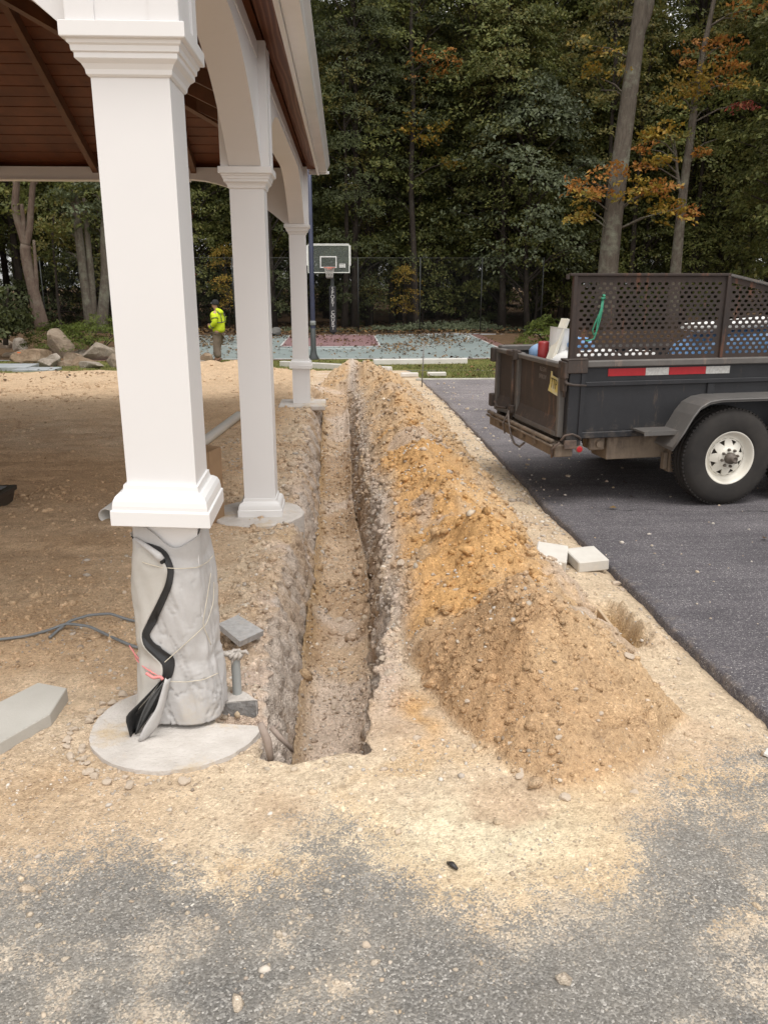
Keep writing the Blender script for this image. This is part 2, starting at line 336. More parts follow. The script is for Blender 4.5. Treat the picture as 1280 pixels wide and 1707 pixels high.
dc = mixc(t, 1.0, at.outputs['Color'], ramp(t, nf, [(.25, (.55, .52, .5)), (.5, (.98, .98, .98)), (.75, (1.35, 1.35, 1.35))]), 'MULTIPLY')
dc = mixc(t, .55, dc, ramp(t, nm, [(.3, (.72, .70, .68)), (.65, (1.12, 1.12, 1.12))]), 'MULTIPLY')
dc = mixc(t, mth(t, 'GREATER_THAN', s1.outputs[0], .86), dc, mixc(t, 1.0, dc, mixc(t, s1.outputs[1], (1.4, 1.42, 1.45), (.62, .60, .60)), 'MULTIPLY'))
dc = mixc(t, mth(t, 'MULTIPLY', mth(t, 'GREATER_THAN', s2.outputs[0], .93), .6), dc, mixc(t, 1.0, dc, mixc(t, s2.outputs[1], (1.3, 1.32, 1.36), (.7, .68, .68)), 'MULTIPLY'))
ac = ramp(t, s3.outputs[0], [(0, (.04, .043, .048)), (.45, (.10, .105, .11)), (.7, (.19, .19, .19)), (.9, (.34, .33, .31)), (1, (.60, .58, .55))])
ac = mixc(t, mth(t, 'GREATER_THAN', s1.outputs[0], .8), ac, mixc(t, s1.outputs[2], (.05, .055, .06), (.30, .29, .275)))
ac = mixc(t, .7, ac, ramp(t, noise(t, 4, 5, .7, P), [(.3, (.62, .62, .64)), (.7, (1.35, 1.33, 1.3))]), 'MULTIPLY')
film = ramp(t, mth(t, 'ADD', mth(t, 'MULTIPLY', noise(t, 2.3, 6, .7, P), .8), mth(t, 'MULTIPLY', at.outputs['Alpha'], .5)), [(.3, (.28, .28, .28)), (.75, (.72, .72, .72))])
ac = mixc(t, film, ac, (.36, .325, .275))
thr = mth(t, 'ADD', at.outputs['Alpha'], mth(t, 'MULTIPLY', mth(t, 'SUBTRACT', noise(t, 150, 4, .8, P), .5), 1.15))
thr = mth(t, 'ADD', thr, mth(t, 'MULTIPLY', mth(t, 'SUBTRACT', noise(t, 20, 8, .8, P, .6), .5), 1.8))
thr = mth(t, 'ADD', thr, mth(t, 'MULTIPLY', mth(t, 'SUBTRACT', s3.outputs[1], .5), .55))
df = ramp(t, thr, [(.40, (0, 0, 0)), (.68, (1, 1, 1))])
L(t, mixc(t, df, ac, dc), b.inputs['Base Color']); b.inputs['Roughness'].default_value = .95; b.inputs['Specular IOR Level'].default_value = .15
bump(t, b, mth(t, 'ADD', mth(t, 'MULTIPLY', v1.outputs['Distance'], -.6), mth(t, 'ADD', nf, mth(t, 'MULTIPLY', v3.outputs['Distance'], -.35))), .75, .012)
def sub_mesh(name, sel, loc=None):
    f = F[sel]; u, inv = np.unique(f, return_inverse=True); vv = V[u].copy()
    if loc is not None: vv -= np.array(loc)
    me = fast_mesh(name, vv, inv.reshape(-1, 4), True)
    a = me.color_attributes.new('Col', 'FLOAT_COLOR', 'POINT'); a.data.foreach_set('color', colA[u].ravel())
    o = link(name, me, GM)
    if loc is not None: o.location = loc
    return o
tag(sub_mesh('ground', ~fm & ~fa), kind='structure')
tag(sub_mesh('pavement', fa), kind='structure')
tag(sub_mesh('dirt_mound', fm, (.8, 8.5, -.2)), 'long ridge of orange and tan dug-out earth heaped between the trench and the driveway', 'dirt mound')

# ---- coarse ground all round it
YB = 20.35
yardm = mat('yard_earth', (.50, .36, .22), (.39, .27, .165), .95, .8, 30, .5, .02, spec=.2)
def sheet(name, x0, x1, y0, y1, m, dz=0, nx=12, ny=12, kind='structure', wob=0):
    xs = np.linspace(x0, x1, nx); yv = np.linspace(y0, y1, ny); X, Y = np.meshgrid(xs, yv)
    Zz = gz(Y)+dz+(wob*fbm(X, Y, 1.2, 4, 300) if wob else 0)
    i = np.arange(nx*ny).reshape(ny, nx); f = np.stack([i[:-1, :-1], i[:-1, 1:], i[1:, 1:], i[1:, :-1]], -1).reshape(-1, 4)
    return tag(link(name, fast_mesh(name, np.stack([X, Y, Zz], -1).reshape(-1, 3), f, True), m), kind=kind)
xl = float(XX[:, 0].min())
litter = mat('leaf_litter', (.15, .095, .055), (.09, .06, .038), .95, 3, 25, .8, .05, stain=((.22, .13, .06), 14, .55), spec=.1)
lawnm = mat('lawn_soil', (.10, .12, .035), (.17, .15, .05), .95, 2.5, 60, .6, .02, stain=((.26, .19, .10), 5, .62), spec=.1)
sheet('yard_ground', -40, xl, -14, YB, yardm, 0, 20, 30)
sheet('near_ground', xl, 1.62, -14, .6, yardm, 0, 8, 12)
sheet('lawn', -40, 5.9, YB, 25.33, lawnm, 0, 80, 24, wob=.03)
sheet('forest_floor', -90, 90, 36.3, 190, litter, -.02, 60, 60, wob=.25)
sheet('garden_bed', -40, -7.6, 25.33, 36.3, litter, 0, 40, 20, wob=.12)
sheet('side_ground', 5.9, 60, 16.45, 36.3, litter, 0, 40, 20, wob=.1)
# ---- driveway
DM, t, b, _ = nodes_of('driveway_asphalt'); P = wpos(t)
v = N(t, 'TexVoronoi'); v.inputs['Scale'].default_value = 210; L(t, P, v.inputs['Vector']); s = N(t, 'SeparateColor'); L(t, v.outputs['Color'], s.inputs[0])
c = ramp(t, s.outputs[0], [(0, (.056, .052, .058)), (.6, (.105, .097, .106)), (.93, (.15, .143, .147)), (.985, (.30, .29, .28)), (1, (.45, .44, .42))])
c = mixc(t, .8, c, ramp(t, noise(t, 1.1, 6, .7, P), [(.3, (.72, .71, .72)), (.7, (1.30, 1.29, 1.28))]), 'MULTIPLY')
mp = N(t, 'Mapping'); mp.inputs['Scale'].default_value = (.35, 3.2, 1); mp.inputs['Rotation'].default_value = (0, 0, R_(8)); L(t, P, mp.inputs['Vector'])
c = mixc(t, .55, c, ramp(t, noise(t, 3, 6, .75, mp.outputs[0]), [(.35, (.75, .75, .76)), (.68, (1.4, 1.38, 1.36))]), 'MULTIPLY')
sx = N(t, 'SeparateXYZ'); L(t, P, sx.inputs[0])
far = ramp(t, mth(t, 'MULTIPLY', mth(t, 'SUBTRACT', sx.outputs[1], 5), .12, True), [(0, (1, 1, 1)), (.5, (1.35, 1.33, 1.3)), (1, (1.75, 1.7, 1.62))]); c = mixc(t, 1.0, c, far, 'MULTIPLY')   # asphalt colour gets paler towards the court
nz = noise(t, 2.2, 4, .6, P)
ck = mth(t, 'ABSOLUTE', mth(t, 'SUBTRACT', mth(t, 'ADD', sx.outputs[1], mth(t, 'MULTIPLY', nz, .35)), mth(t, 'ADD', mth(t, 'MULTIPLY', sx.outputs[0], -.10), 6.42)))
ckm = ramp(t, ck, [(.004, (1, 1, 1)), (.014, (0, 0, 0))]); c = mixc(t, mth(t, 'MULTIPLY', ckm, ramp(t, noise(t, 5, 3, .6, P), [(.45, (0, 0, 0)), (.6, (1, 1, 1))])), c, (.03, .03, .03))
dd = mth(t, 'ADD', mth(t, 'MULTIPLY', mth(t, 'SUBTRACT', 1.95, sx.outputs[0]), 1.2), mth(t, 'MULTIPLY', mth(t, 'SUBTRACT', noise(t, 14, 6, .8, P), .5), 1.3))
c = mixc(t, mth(t, 'MULTIPLY', ramp(t, dd, [(.42, (0, 0, 0)), (.75, (1, 1, 1))]), .55), c, (.36, .29, .22))
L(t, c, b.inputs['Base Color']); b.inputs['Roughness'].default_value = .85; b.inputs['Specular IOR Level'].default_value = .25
bump(t, b, mth(t, 'SUBTRACT', noise(t, 120, 4, .8, P), mth(t, 'MULTIPLY', v.outputs['Distance'], .5)), .5, .008)
ye = np.concatenate([np.linspace(-14, 1, 20), np.arange(1.1, 16.2, .045)]); xe = 1.6-.012*np.maximum(ye-9, 0)+.02*fbm(ye, ye*0, .7, 4, 301)+.012*fbm(ye, ye*0, .12, 3, 302)
colsx = [np.zeros_like(ye), np.full_like(ye, .012), np.full_like(ye, .06), np.full_like(ye, .3), np.full_like(ye, 1), np.full_like(ye, 2.5), np.full_like(ye, 5), np.full_like(ye, 12)]
X = xe[:, None]+np.stack(colsx, 1)*np.linspace(1, 1, len(ye))[:, None]; Zd = np.repeat((gz(ye)+.03)[:, None], X.shape[1], 1); Zd[:, 0] -= .012
X = np.concatenate([X[:, :1]-.006, X], 1); Zd = np.concatenate([Zd[:, :1]-.11, Zd], 1); n = X.shape[1]
Zd[:, 3:] += .004*fbm(X[:, 3:], np.repeat(ye[:, None], n-3, 1), .8, 3, 303)
i = np.arange(len(ye)*n).reshape(len(ye), n); f = np.stack([i[:-1, :-1], i[:-1, 1:], i[1:, 1:], i[1:, :-1]], -1).reshape(-1, 4)
tag(link('driveway', fast_mesh('driveway', np.stack([X, np.repeat(ye[:, None], n, 1), Zd], -1).reshape(-1, 3), f, True), DM), kind='structure')
edge = MB(); edge.box2((1.42, 16.19, float(gz(16.2))-.2), (13.6, 16.33, float(gz(16.2))+.045), .01)
kerbm = mat('kerb_concrete', (.42, .40, .35), (.30, .28, .24), .9, 4, 60, .3)
tag(edge.build('kerb', kerbm), kind='structure')
sheet('grass_verge', 1.62, 13.6, 16.33, YB, lawnm, -.01, 60, 24, wob=.03)
sheet('far_side_ground', 13.6, 60, -14, 16.45, litter, 0, 10, 10)

# ---- sport court
CT, CX, CY0, CY1 = -.79, -.5, 25.4, 36.1
courtm = mat('court_tiles', (.24, .285, .28), (.31, .355, .345), .35, .7, 50, .1, stain=((.20, .21, .18), 3, .6))
redm = mat('court_red', (.24, .135, .14), (.30, .185, .185), .4, 1.2, 50, .1); brownm = mat('court_border', (.21, .115, .10), (.16, .09, .075), .5, 1.5, 50, .1)
linem = mat('line_paint', (.60, .60, .58), (.46, .46, .44), .5, 8, 60, .05)
cb = MB(); cb.box2((-7.6, CY0-.12, CT-.15), (5.9, 36.3, CT)); co = cb.build('sport_court', brownm); tag(co, kind='structure')
cb = MB(); cb.box2((-6.6, CY0, CT-.05), (5.5, CY1, CT+.004)); tag(cb.build('court_surface', courtm), kind='structure')
cb = MB(); cb.box2((CX-1.8, 30.0, CT), (CX+1.8, CY1-.02, CT+.008)); tag(cb.build('court_key', redm), kind='structure')
ln = MB(); z0, z1 = CT+.002, CT+.012
def seg(a, b_, w_=.06):
    a, b_ = Vector((*a, 0)), Vector((*b_, 0)); d = (b_-a).normalized(); n_ = Vector((-d.y, d.x, 0))*w_/2
    V_ = [a-n_, b_-n_, b_+n_, a+n_]; ln.add([(p.x, p.y, z1) for p in V_]+[(p.x, p.y, z0) for p in V_], [[0, 1, 2, 3], [0, 4, 5, 1], [1, 5, 6, 2], [2, 6, 7, 3], [3, 7, 4, 0]])
for a, b_ in (((-6.6, CY0+.05), (5.5, CY0+.05)), ((-6.55, CY0), (-6.55, CY1)), ((5.45, CY0), (5.45, CY1)), ((-6.6, CY1), (5.5, CY1)), ((CX-1.8, 30.4), (CX-1.8, CY1)), ((CX+1.8, 30.4), (CX+1.8, CY1))): seg(a, b_)
ar = [(CX+1.8-.4+.4*cos(q), 30.4-.4*sin(q)) for q in np.linspace(0, pi/2, 6)]+[(CX-1.8+.4-.4*sin(q), 30.4-.4*cos(q)) for q in np.linspace(0, pi/2, 6)]
for a, b_ in zip(ar, ar[1:]): seg(a, b_)
ar = [(CX+5.7*cos(q), 34.9-5.9*sin(q)) for q in np.linspace(-.1, pi+.1, 48)]
for a, b_ in zip(ar, ar[1:]): seg(a, b_)
tag(ln.build('court_lines', linem), kind='structure')
# ================================================================== PAVILION
vinyl = mat('white_vinyl', (.73, .715, .71), (.70, .685, .68), .38, .8, 40, .02, stain=((.72, .69, .66), 2.2, .66))
vinyl2 = mat('white_trim', (.745, .73, .72), (.715, .70, .69), .35, 1.5, 40, .02)
wood = mat('stained_plank', (.165, .050, .016), (.105, .031, .010), .55, 3, 30, .2, stain=((.06, .022, .010), 7, .64))
woodr = mat('stained_rafter', (.15, .064, .028), (.10, .042, .02), .55, 4, 30, .2)
gutm = mat('gutter_white', (.80, .78, .76), (.74, .72, .70), .18, 2, 20, .02)
shing = mat('roof_shingle', (.09, .085, .08), (.05, .048, .046), .9, 8, 60, .4)
# eave soffit with visible grain
EW, t, b, _ = nodes_of('eave_board'); P = ocoord(t); mp = N(t, 'Mapping'); mp.inputs['Scale'].default_value = (14, 1.6, 14); L(t, P, mp.inputs['Vector'])
wv = N(t, 'TexWave'); wv.inputs['Scale'].default_value = .55; wv.inputs['Distortion'].default_value = 9; wv.inputs['Detail'].default_value = 3; wv.inputs['Detail Scale'].default_value = .7; L(t, mp.outputs[0], wv.inputs['Vector'])
c = ramp(t, wv.outputs[1], [(0, (.125, .042, .022)), (.75, (.17, .062, .032)), (.95, (.27, .13, .08))]); L(t, c, b.inputs['Base Color']); b.inputs['Roughness'].default_value = .5
CXP, HW = -.655, .1175
YC = [2.77+HW, 6.05+HW, 12.45+HW]; XB = -10.0
CAPZ, POSTZ, PH = 2.365, 3.13, .163
C1X = CXP+.020
PAV = thing('pavilion', 'large white open pavilion with arched beams and a brown plank ceiling beside the trench', 'pavilion', (CXP, YC[0], 0))
CAPP = [(-.002, -.137), (.004, -.137), (.010, -.131), (.012, -.118), (.020, -.104), (.030, -.096), (.034, -.092), (.034, -.078), (.040, -.075), (.042, -.060), (.048, -.055), (.050, -.046), (.062, -.043), (.064, -.04), (.064, -.002), (.062, 0)]
BASEP = [(-.001, .135), (.008, .135), (.010, .118), (.013, .112), (.020, .110), (.033, .100), (.040, .086), (.043, .068), (.0435, .056), (.049, .053), (.050, .05), (.050, .002), (.048, 0)]
def column(x, y, base_z, post_bot, ped_hw, off=(0, 0), tilt=None):
    s = MB(); s.rings([(0, base_z+.06), (0, CAPZ-.10)], (x, y), HW, HW); sh = s.build('column_shaft', vinyl, PAV)
    cp = MB(); cp.rings([(o_, CAPZ+z) for o_, z in CAPP], (x, y), HW, HW); cp.build('capital', vinyl2, sh)
    bs = MB(); bs.rings([(o_, base_z+z) for o_, z in BASEP[::-1]], (x+off[0], y+off[1]), HW, HW, tilt=tilt); bs.build('base_moulding', vinyl2, sh)
    if ped_hw:
        p = MB(); p.rings([(0, post_bot), (0, base_z+.05)], (x, y), ped_hw, ped_hw); p.build('pedestal', vinyl, sh)
    q = MB(); q.rings([(-.004, CAPZ-.02), (-.004, POSTZ)], (x, y), PH, PH)
    for sy in (-1, 1):        # flat corner boards that leave a recessed panel in the middle of the face
        for e in (-1, 1):
            q.box((x+e*(PH-.042), y+sy*(PH-.002), (CAPZ+POSTZ)/2), (.084, .008, POSTZ-CAPZ-.002)); q.box((x+sy*(PH-.002), y+e*(PH-.042), (CAPZ+POSTZ)/2+.001), (.008, .082, POSTZ-CAPZ-.004))
    q.build('upper_post', vinyl, sh)
    return sh
column(C1X, YC[0], .825, .05, .108, (.0, -.012), (-.045, .02))
column(CXP, YC[1], float(gz(6.1))+.03, 0, 0)
column(CXP, YC[2], .315, float(gz(12.5)), .128, (0, 0), (-.03, 0))
for (x, y) in ((XB, YC[0]), (XB, YC[1]), (XB, YC[2])): column(x, y, float(gz(y))+.03, 0, 0)
ZS, ZA = CAPZ+.002, 2.935     # spring and crown of the arches
def arch_poly(a, b, top, run, crown):
    q = [(a, top), (a, ZS)]
    K = 14
    r = min(run, (b-a)/2)
    for i in range(K+1):
        th = pi/2*i/K; q.append((a+.012+r*i/K, ZS+(crown-ZS)*(1-(1-i/K)**2)))
    for i in range(K+1):
        th = pi/2*(1-i/K); q.append((b-.012-r*(K-i)/K, ZS+(crown-ZS)*(1-(i/K)**2)))
    q += [(b, ZS), (b, top)]
    out = [q[0]]
    for p in q[1:]:
        if (p[0]-out[-1][0])**2+(p[1]-out[-1][1])**2 > 1e-8: out.append(p)
    return out
def arch_beam(a, b, run, crown, axis, c, th=.108, top=POSTZ-.01):
    m = MB(); poly = arch_poly(a, b, top, run, crown)
    # quads strip under the top edge, so that the curve triangulates cleanly
    lo = poly[1:-1]; lo = lo[:1]+lo[1:-1]+lo[-1:]
    def P_(u, z, s_): return (c+s_, u, z) if axis == 'y' else (u, c+s_, z)
    V_ = []; n = len(lo)
    for s_ in (-th, th):
        V_ += [P_(u, z, s_) for u, z in lo]+[P_(u, top, s_) for u, z in lo]
    F_ = []
    for k in range(n-1):
        F_ += [[k, k+1, n+k+1, n+k], [2*n+k, 3*n+k, 3*n+k+1, 2*n+k+1], [k, 2*n+k, 2*n+k+1, k+1]]
    F_ += [[n, 2*n-1, 4*n-1, 3*n]]
    m.add(V_, F_)
    bm_ = m.build('arched_beam', vinyl, PAV)
    # raised edge boards on the outer faces
    tr = MB()
    for s_ in (-th, th):
        e = s_*1.06
        w0, w1 = (top-.10, top-.004)
        u0, u1 = a+.02, b-.02
        A_, B_ = P_(u0, w0, min(s_, e)), P_(u1, w1, max(s_, e)); tr.box2(A_, B_)
    tr.build('edge_board', vinyl2, bm_)
    return bm_
arch_beam(YC[0]+PH-.005, YC[1]-PH+.005, 1.6, ZA, 'y', CXP+.002)
arch_beam(YC[1]+PH-.005, YC[2]-PH+.005, 1.55, ZA+.03, 'y', CXP+.002)
arch_beam(XB+PH, CXP-PH+.005, 1.35, ZA+.03, 'x', YC[2])
arch_beam(XB+PH, CXP-PH+.005, 1.35, ZA+.03, 'x', YC[0])
# moulding strip along the bottom of the far beam
m = MB(); m.box2((XB+1.7, YC[2]-.125, ZA+.012), (CXP-1.5, YC[2]+.125, ZA+.028)); m.build('beam_trim', vinyl2, PAV)
# ---- hipped roof: every ceiling board is a piece
SL = .455; EX0, EX1, EY0, EY1 = XB-.30, -.350, YC[0]-.283, YC[2]+.04
ZE = 3.118                      # underside of the boards at the eave line
W_, H_ = EX1-EX0, EY1-EY0; half = min(W_, H_)/2
RH = half*SL; sl_len = half*math.sqrt(1+SL*SL); nb = int(sl_len/.19)
def board(side, i, last):
    d0 = half*i/nb; d1 = half*(i+1)/nb-.018
    if side in 'fn':
        y0, y1 = (EY1-d0, EY1-d1) if side == 'f' else (EY0+d0, EY0+d1)
        P4 = [(EX0+d0, y0, ZE+d0*SL), (EX1-d0, y0, ZE+d0*SL), (EX1-d1, y1, ZE+d1*SL), (EX0+d1, y1, ZE+d1*SL)]
    else:
        x0, x1 = (EX1-d0, EX1-d1) if side == 'r' else (EX0+d0, EX0+d1)
        P4 = [(x0, EY0+d0, ZE+d0*SL), (x0, EY1-d0, ZE+d0*SL), (x1, EY1-d1, ZE+d1*SL), (x1, EY0+d1, ZE+d1*SL)]
    P4 = [Vector(p) for p in P4]; jit = random.uniform(0, .004)
    up = [p+Vector((0, 0, .028)) for p in P4]; lo = [p+Vector((0, 0, jit)) for p in P4]
    b_ = MB(); b_.add(lo+up, [[0, 1, 2, 3], [4, 5, 6, 7], [0, 1, 5, 4], [1, 2, 6, 5], [2, 3, 7, 6], [3, 0, 4, 7]]); b_.build('ceiling_plank', EW if (side == 'r' and i < 1) else wood, PAV)
for sd_ in 'fnrl':
    for i in range(nb): board(sd_, i, i == nb-1)
def rafter(a, b_, wd=.075, dp=.15):
    a, b_ = Vector(a), Vector(b_); d = (b_-a); h = Vector((-d.y, d.x, 0)).normalized()*wd/2; dn = Vector((0, 0, -dp)); u = Vector((0, 0, -.004))
    V_ = [a-h+u, a+h+u, a+h+dn, a-h+dn, b_-h+u, b_+h+u, b_+h+dn, b_-h+dn]
    r_ = MB(); r_.add(V_, [[0, 1, 2, 3], [4, 5, 6, 7], [0, 1, 5, 4], [1, 2, 6, 5], [2, 3, 7, 6], [3, 0, 4, 7]]); r_.build('rafter', woodr, PAV)
xr0 = CXP-1.42
for k in range(7):
    x = xr0-1.36*k; d = min(half, EX1-x, x-EX0)-.04
    if d > .3:
        rafter((x, YC[2]-.11, ZE+(EY1-YC[2]+.11)*SL), (x, EY1-d, ZE+d*SL)); rafter((x, YC[0]+.11, ZE+(YC[0]+.11-EY0)*SL), (x, EY0+d, ZE+d*SL))
for k in range(7):
    y = YC[2]-1.42-1.2*k; d = min(half, EY1-y, y-EY0)-.04
    if d > .4: rafter((CXP-.11, y, ZE+(EX1-CXP+.11)*SL), (EX1-d, y, ZE+d*SL))
d = half-.03
for (cx, cy, sx, sy) in ((EX1, EY1, -1, -1), (EX1, EY0, -1, 1), (EX0, EY1, 1, -1), (EX0, EY0, 1, 1)):
    rafter((cx+sx*.42, cy+sy*.42, ZE+.42*SL+.004), (cx+sx*d, cy+sy*d, ZE+d*SL+.004), .10, .19)
m = MB(); t_ = .075
cs = [(EX0-.1, EY0-.06), (EX1+.12, EY0-.06), (EX1+.12, EY1+.0), (EX0-.1, EY1+.0)]
rx0, rx1 = EX0+half, EX1-half; ym = (EY0+EY1)/2
rd = [(rx0, ym), (rx1, ym)] if W_ >= H_ else [((EX0+EX1)/2, EY0+half), ((EX0+EX1)/2, EY1-half)]
V_ = []
for dz in (.034, .034+t_): V_ += [(x, y, ZE+dz) for x, y in cs]+[(x, y, ZE+RH+dz) for x, y in rd]
if W_ >= H_: fs = [[0, 1, 5, 4], [1, 2, 5], [2, 3, 4, 5], [3, 0, 4]]
else: fs = [[0, 1, 4], [1, 2, 5, 4], [2, 3, 5], [3, 0, 4, 5]]
m.add(V_, fs+[[q+6 for q in f_] for f_ in fs]+[[a_, (a_+1) % 4, (a_+1) % 4+6, a_+6] for a_ in range(4)]); m.build('roof', shing, PAV)
# white fascia, soffit return and gutter along the eave
fa_ = MB(); fa_.box2((EX1-.002, EY0-.05, ZE-.075), (EX1+.028, EY1+.03, ZE+.06)); fa_.box2((EX1-.12, EY1-.002, ZE-.066), (EX1-.004, EY1+.028, ZE+.0)); fa_.box2((EX1+.03, EY1-.02, ZE-.062), (EX1+.16, EY1+.028, ZE-.05)); fa_.build('fascia', vinyl2, PAV)
gt = MB(); gp = [(.03, -.045), (.135, -.045), (.142, -.03), (.146, .0), (.165, .035), (.178, .055), (.180, .075), (.172, .078), (.03, .078)]
gt.prism(gp, lambda u, v, t2: (EX1+u, t2, ZE+v), EY0-.05, EY1+.032); gt.build('gutter', gutm, PAV)
el = MB(); el.box2((EX1+.115, EY1+.034, ZE-.055), (EX1+.17, EY1+.04, ZE-.02)); el.build('gutter_cap', vinyl2, PAV)

# ================================================================== FOOTINGS, WRAP, CONDUIT
conc = mat('footing_concrete', (.58, .54, .50), (.49, .45, .41), .92, 9, 50, .7, .012, stain=((.52, .42, .30), 4, .52), spec=.2)
concg = mat('broken_concrete', (.30, .29, .28), (.20, .195, .19), .92, 25, 40, .8, .02, stain=((.10, .10, .10), 40, .60), spec=.2)
def disc(cx, cy, r, zt, zb, name, label, notch=None, seed=0, seg=64):
    ang = np.linspace(0, 2*pi, seg, endpoint=False); rr = r*(1+.035*fbm(np.cos(ang)*1.7, np.sin(ang)*1.7, .8, 3, seed)+.012*fbm(np.cos(ang)*9, np.sin(ang)*9, .8, 2, seed+1))
    pts = [Vector((cx+rr[k]*cos(a), cy+rr[k]*sin(a), 0)) for k, a in enumerate(ang)]
    m = MB(); m.smooth = False
    ins = [Vector((cx+(p.x-cx)*.965, cy+(p.y-cy)*.965, zt)) for p in pts]; top = [Vector((p.x, p.y, zt-.012)) for p in pts]; bot = [Vector((p.x, p.y, zb)) for p in pts]
    n = seg
    m.add(ins+top+bot, [list(range(n))]+[[k, (k+1) % n, n+(k+1) % n, n+k] for k in range(n)]+[[n+k, n+(k+1) % n, 2*n+(k+1) % n, 2*n+k] for k in range(n)])
    return m
def footing_things():
    # near footing, broken where the trench bites into it
    cx, cy, r = -.645, 2.79, .318
    ang = np.linspace(0, 2*pi, 96, endpoint=False); rr = r*(1+.03*fbm(np.cos(ang)*1.7, np.sin(ang)*1.7, .8, 3, 5)+.010*fbm(np.cos(ang)*9, np.sin(ang)*9, .8, 2, 6))
    out = []
    for k, a in enumerate(ang):
        p = (cx+rr[k]*cos(a), cy+rr[k]*sin(a)); out.append(p)
    # plan outline with a slot cut in from the trench side
    poly = []; done = False
    for p in out:
        a = math.atan2(p[1]-cy, p[0]-cx)
        if -.10 < a < .52 and p[0] > cx:
            if not done:
                done = True
                poly += [(-.335, 2.755), (-.42, 2.765), (-.50, 2.78), (-.53, 2.84), (-.52, 2.93), (-.44, 2.945), (-.365, 2.955)]
            continue
        poly.append(p)
    # start the ring after the notch to keep the order
    m = MB(); n = len(poly); zt, zb = .024, -.30
    V_ = [(x, y, zt-.006+.004*vnoise(x*9, y*9, 3)) for x, y in poly]+[(x+(x-cx)*.0, y, zb) for x, y in poly]
    from mathutils.geometry import tessellate_polygon
    tris = [list(q) for q in tessellate_polygon([[Vector((x, y, 0)) for x, y in poly]])]
    m.add(V_, tris+[[k, (k+1) % n, n+(k+1) % n, n+k] for k in range(n)])
    o = solo(m, 'concrete_footing', conc, 'round concrete footing under the wrapped pedestal, broken open on its trench side', 'footing')
    s_ = MB(); s_.add([(-.364, 2.957, .016), (-.523, 2.934, .016), (-.523, 2.934, -.13), (-.364, 2.957, -.16), (-.34, 2.755, -.17), (-.52, 2.78, -.13)], [[0, 1, 2, 3], [3, 2, 5, 4]])
    for v in s_.v: v.y -= .006
    s_.build('broken_face', concg, o)
    m = disc(CXP-.03, YC[1]-.02, .36, float(gz(6.1))+.032, float(gz(6.1))-.3, '', '', seed=9); solo(m, 'concrete_footing', conc, 'round concrete footing flush in the dirt under the second white column', 'footing')
    m = MB(); m.box2((CXP-.34, YC[2]-.36, float(gz(12.4))-.05), (CXP+.36, YC[2]+.34, float(gz(12.4))+.03), .015); solo(m, 'concrete_footing', conc, 'pale square footing under the farthest white column at the trench', 'footing')
footing_things()

# ---- grey landscape fabric tied round the near pedestal
fabm, t, b, _ = nodes_of('grey_fabric'); P = ocoord(t)
c = mixc(t, ramp(t, noise(t, 5, 5, .7, P), [(.35, (0, 0, 0)), (.7, (1, 1, 1))]), (.50, .485, .475), (.40, .385, .375)); c = mixc(t, ramp(t, noise(t, 2.2, 6, .75, P), [(.55, (0, 0, 0)), (.7, (1, 1, 1))]), c, (.46, .41, .35))
L(t, c, b.inputs['Base Color']); b.inputs['Roughness'].default_value = .75; bump(t, b, mth(t, 'ADD', noise(t, 13, 4, .55, P, 2.5), mth(t, 'MULTIPLY', noise(t, 220, 2, .6, P), .10)), .14, .012)
blackm = mat('black_lining', (.012, .012, .013), (.02, .02, .021), .45, 6, 40, .2)
string_m = mat('pale_string', (.62, .56, .45), None, .8, 20, 60, 0); pinkm = mat('pink_string', (.75, .28, .26), (.62, .20, .20), .7, 20, 60, 0)
WC = Vector((C1X, YC[0], 0))
def wrap_r(phi, z):
    # rounded square: hw .118 at the top easing to a round bag lower down
    k = sstep(.86, .55, z); sq = .112/np.maximum(np.abs(np.cos(phi)), np.abs(np.sin(phi))); sq = np.minimum(sq, .15)
    se = (.129+.012*sstep(.40, .05, z)+.004*np.sin(2*phi+1.1))/(np.abs(np.cos(phi))**4+np.abs(np.sin(phi))**4)**.25
    r = sq*(1-k)+se*k+.006
    a = phi/(2*pi)
    f = .006*fbm(np.cos(phi)*2+z*.8, np.sin(phi)*2+z*1.5, .8, 3, 401)
    w1 = fbm(np.cos(phi)*1.3+z*2, np.sin(phi)*1.3-z*2, .6, 3, 403); lowz = .5+.8*sstep(.55, .1, z); f = f+.010*fbm(np.cos(phi)*1.1+z*2.6, np.sin(phi)*3.2-z*.9, .42, 3, 405)*(.4+.6*sstep(.75, .5, z))
    crease = lowz*(-.011*np.exp(-np.abs(np.sin(1.5*phi+7*z+3.2*w1))/.07)-.009*np.exp(-np.abs(np.sin(2.5*phi-10*z+3*w1))/.055)+.007*np.exp(-np.abs(np.sin(2*phi+16*z+4*w1))/.06)*sstep(.5, .2, z))
    for zt in (.70, .30): f = f-.004*np.exp(-((z-zt-.02*np.sin(phi*2))/.025)**2)
    return r+(f+crease*.8)*k+f*.3
def wpt(phi, z, off=0):
    r = float(wrap_r(np.array(phi), np.array(z)))+off; return Vector((WC.x+r*cos(phi), WC.y+r*sin(phi), z))
WRAP = thing('column_wrap', 'wrinkled grey fabric tied with string round the near pedestal, black lining gaping open', 'fabric wrap', (WC.x, WC.y, .035))
nph, nz = 150, 120; ph, zz = np.meshgrid(np.linspace(0, 2*pi, nph, endpoint=False), np.linspace(.038, .835, nz)); 
top_edge = .80+.025*np.sin(ph*2+.6)-.05*np.exp(-((np.mod(ph, 2*pi)-4.9)/.5)**2); zz = .038+(zz-.038)/(.835-.038)*(top_edge-.038)
rr = wrap_r(ph, zz); Vw = np.stack([rr*np.cos(ph), rr*np.sin(ph), zz-.035], -1).reshape(-1, 3)
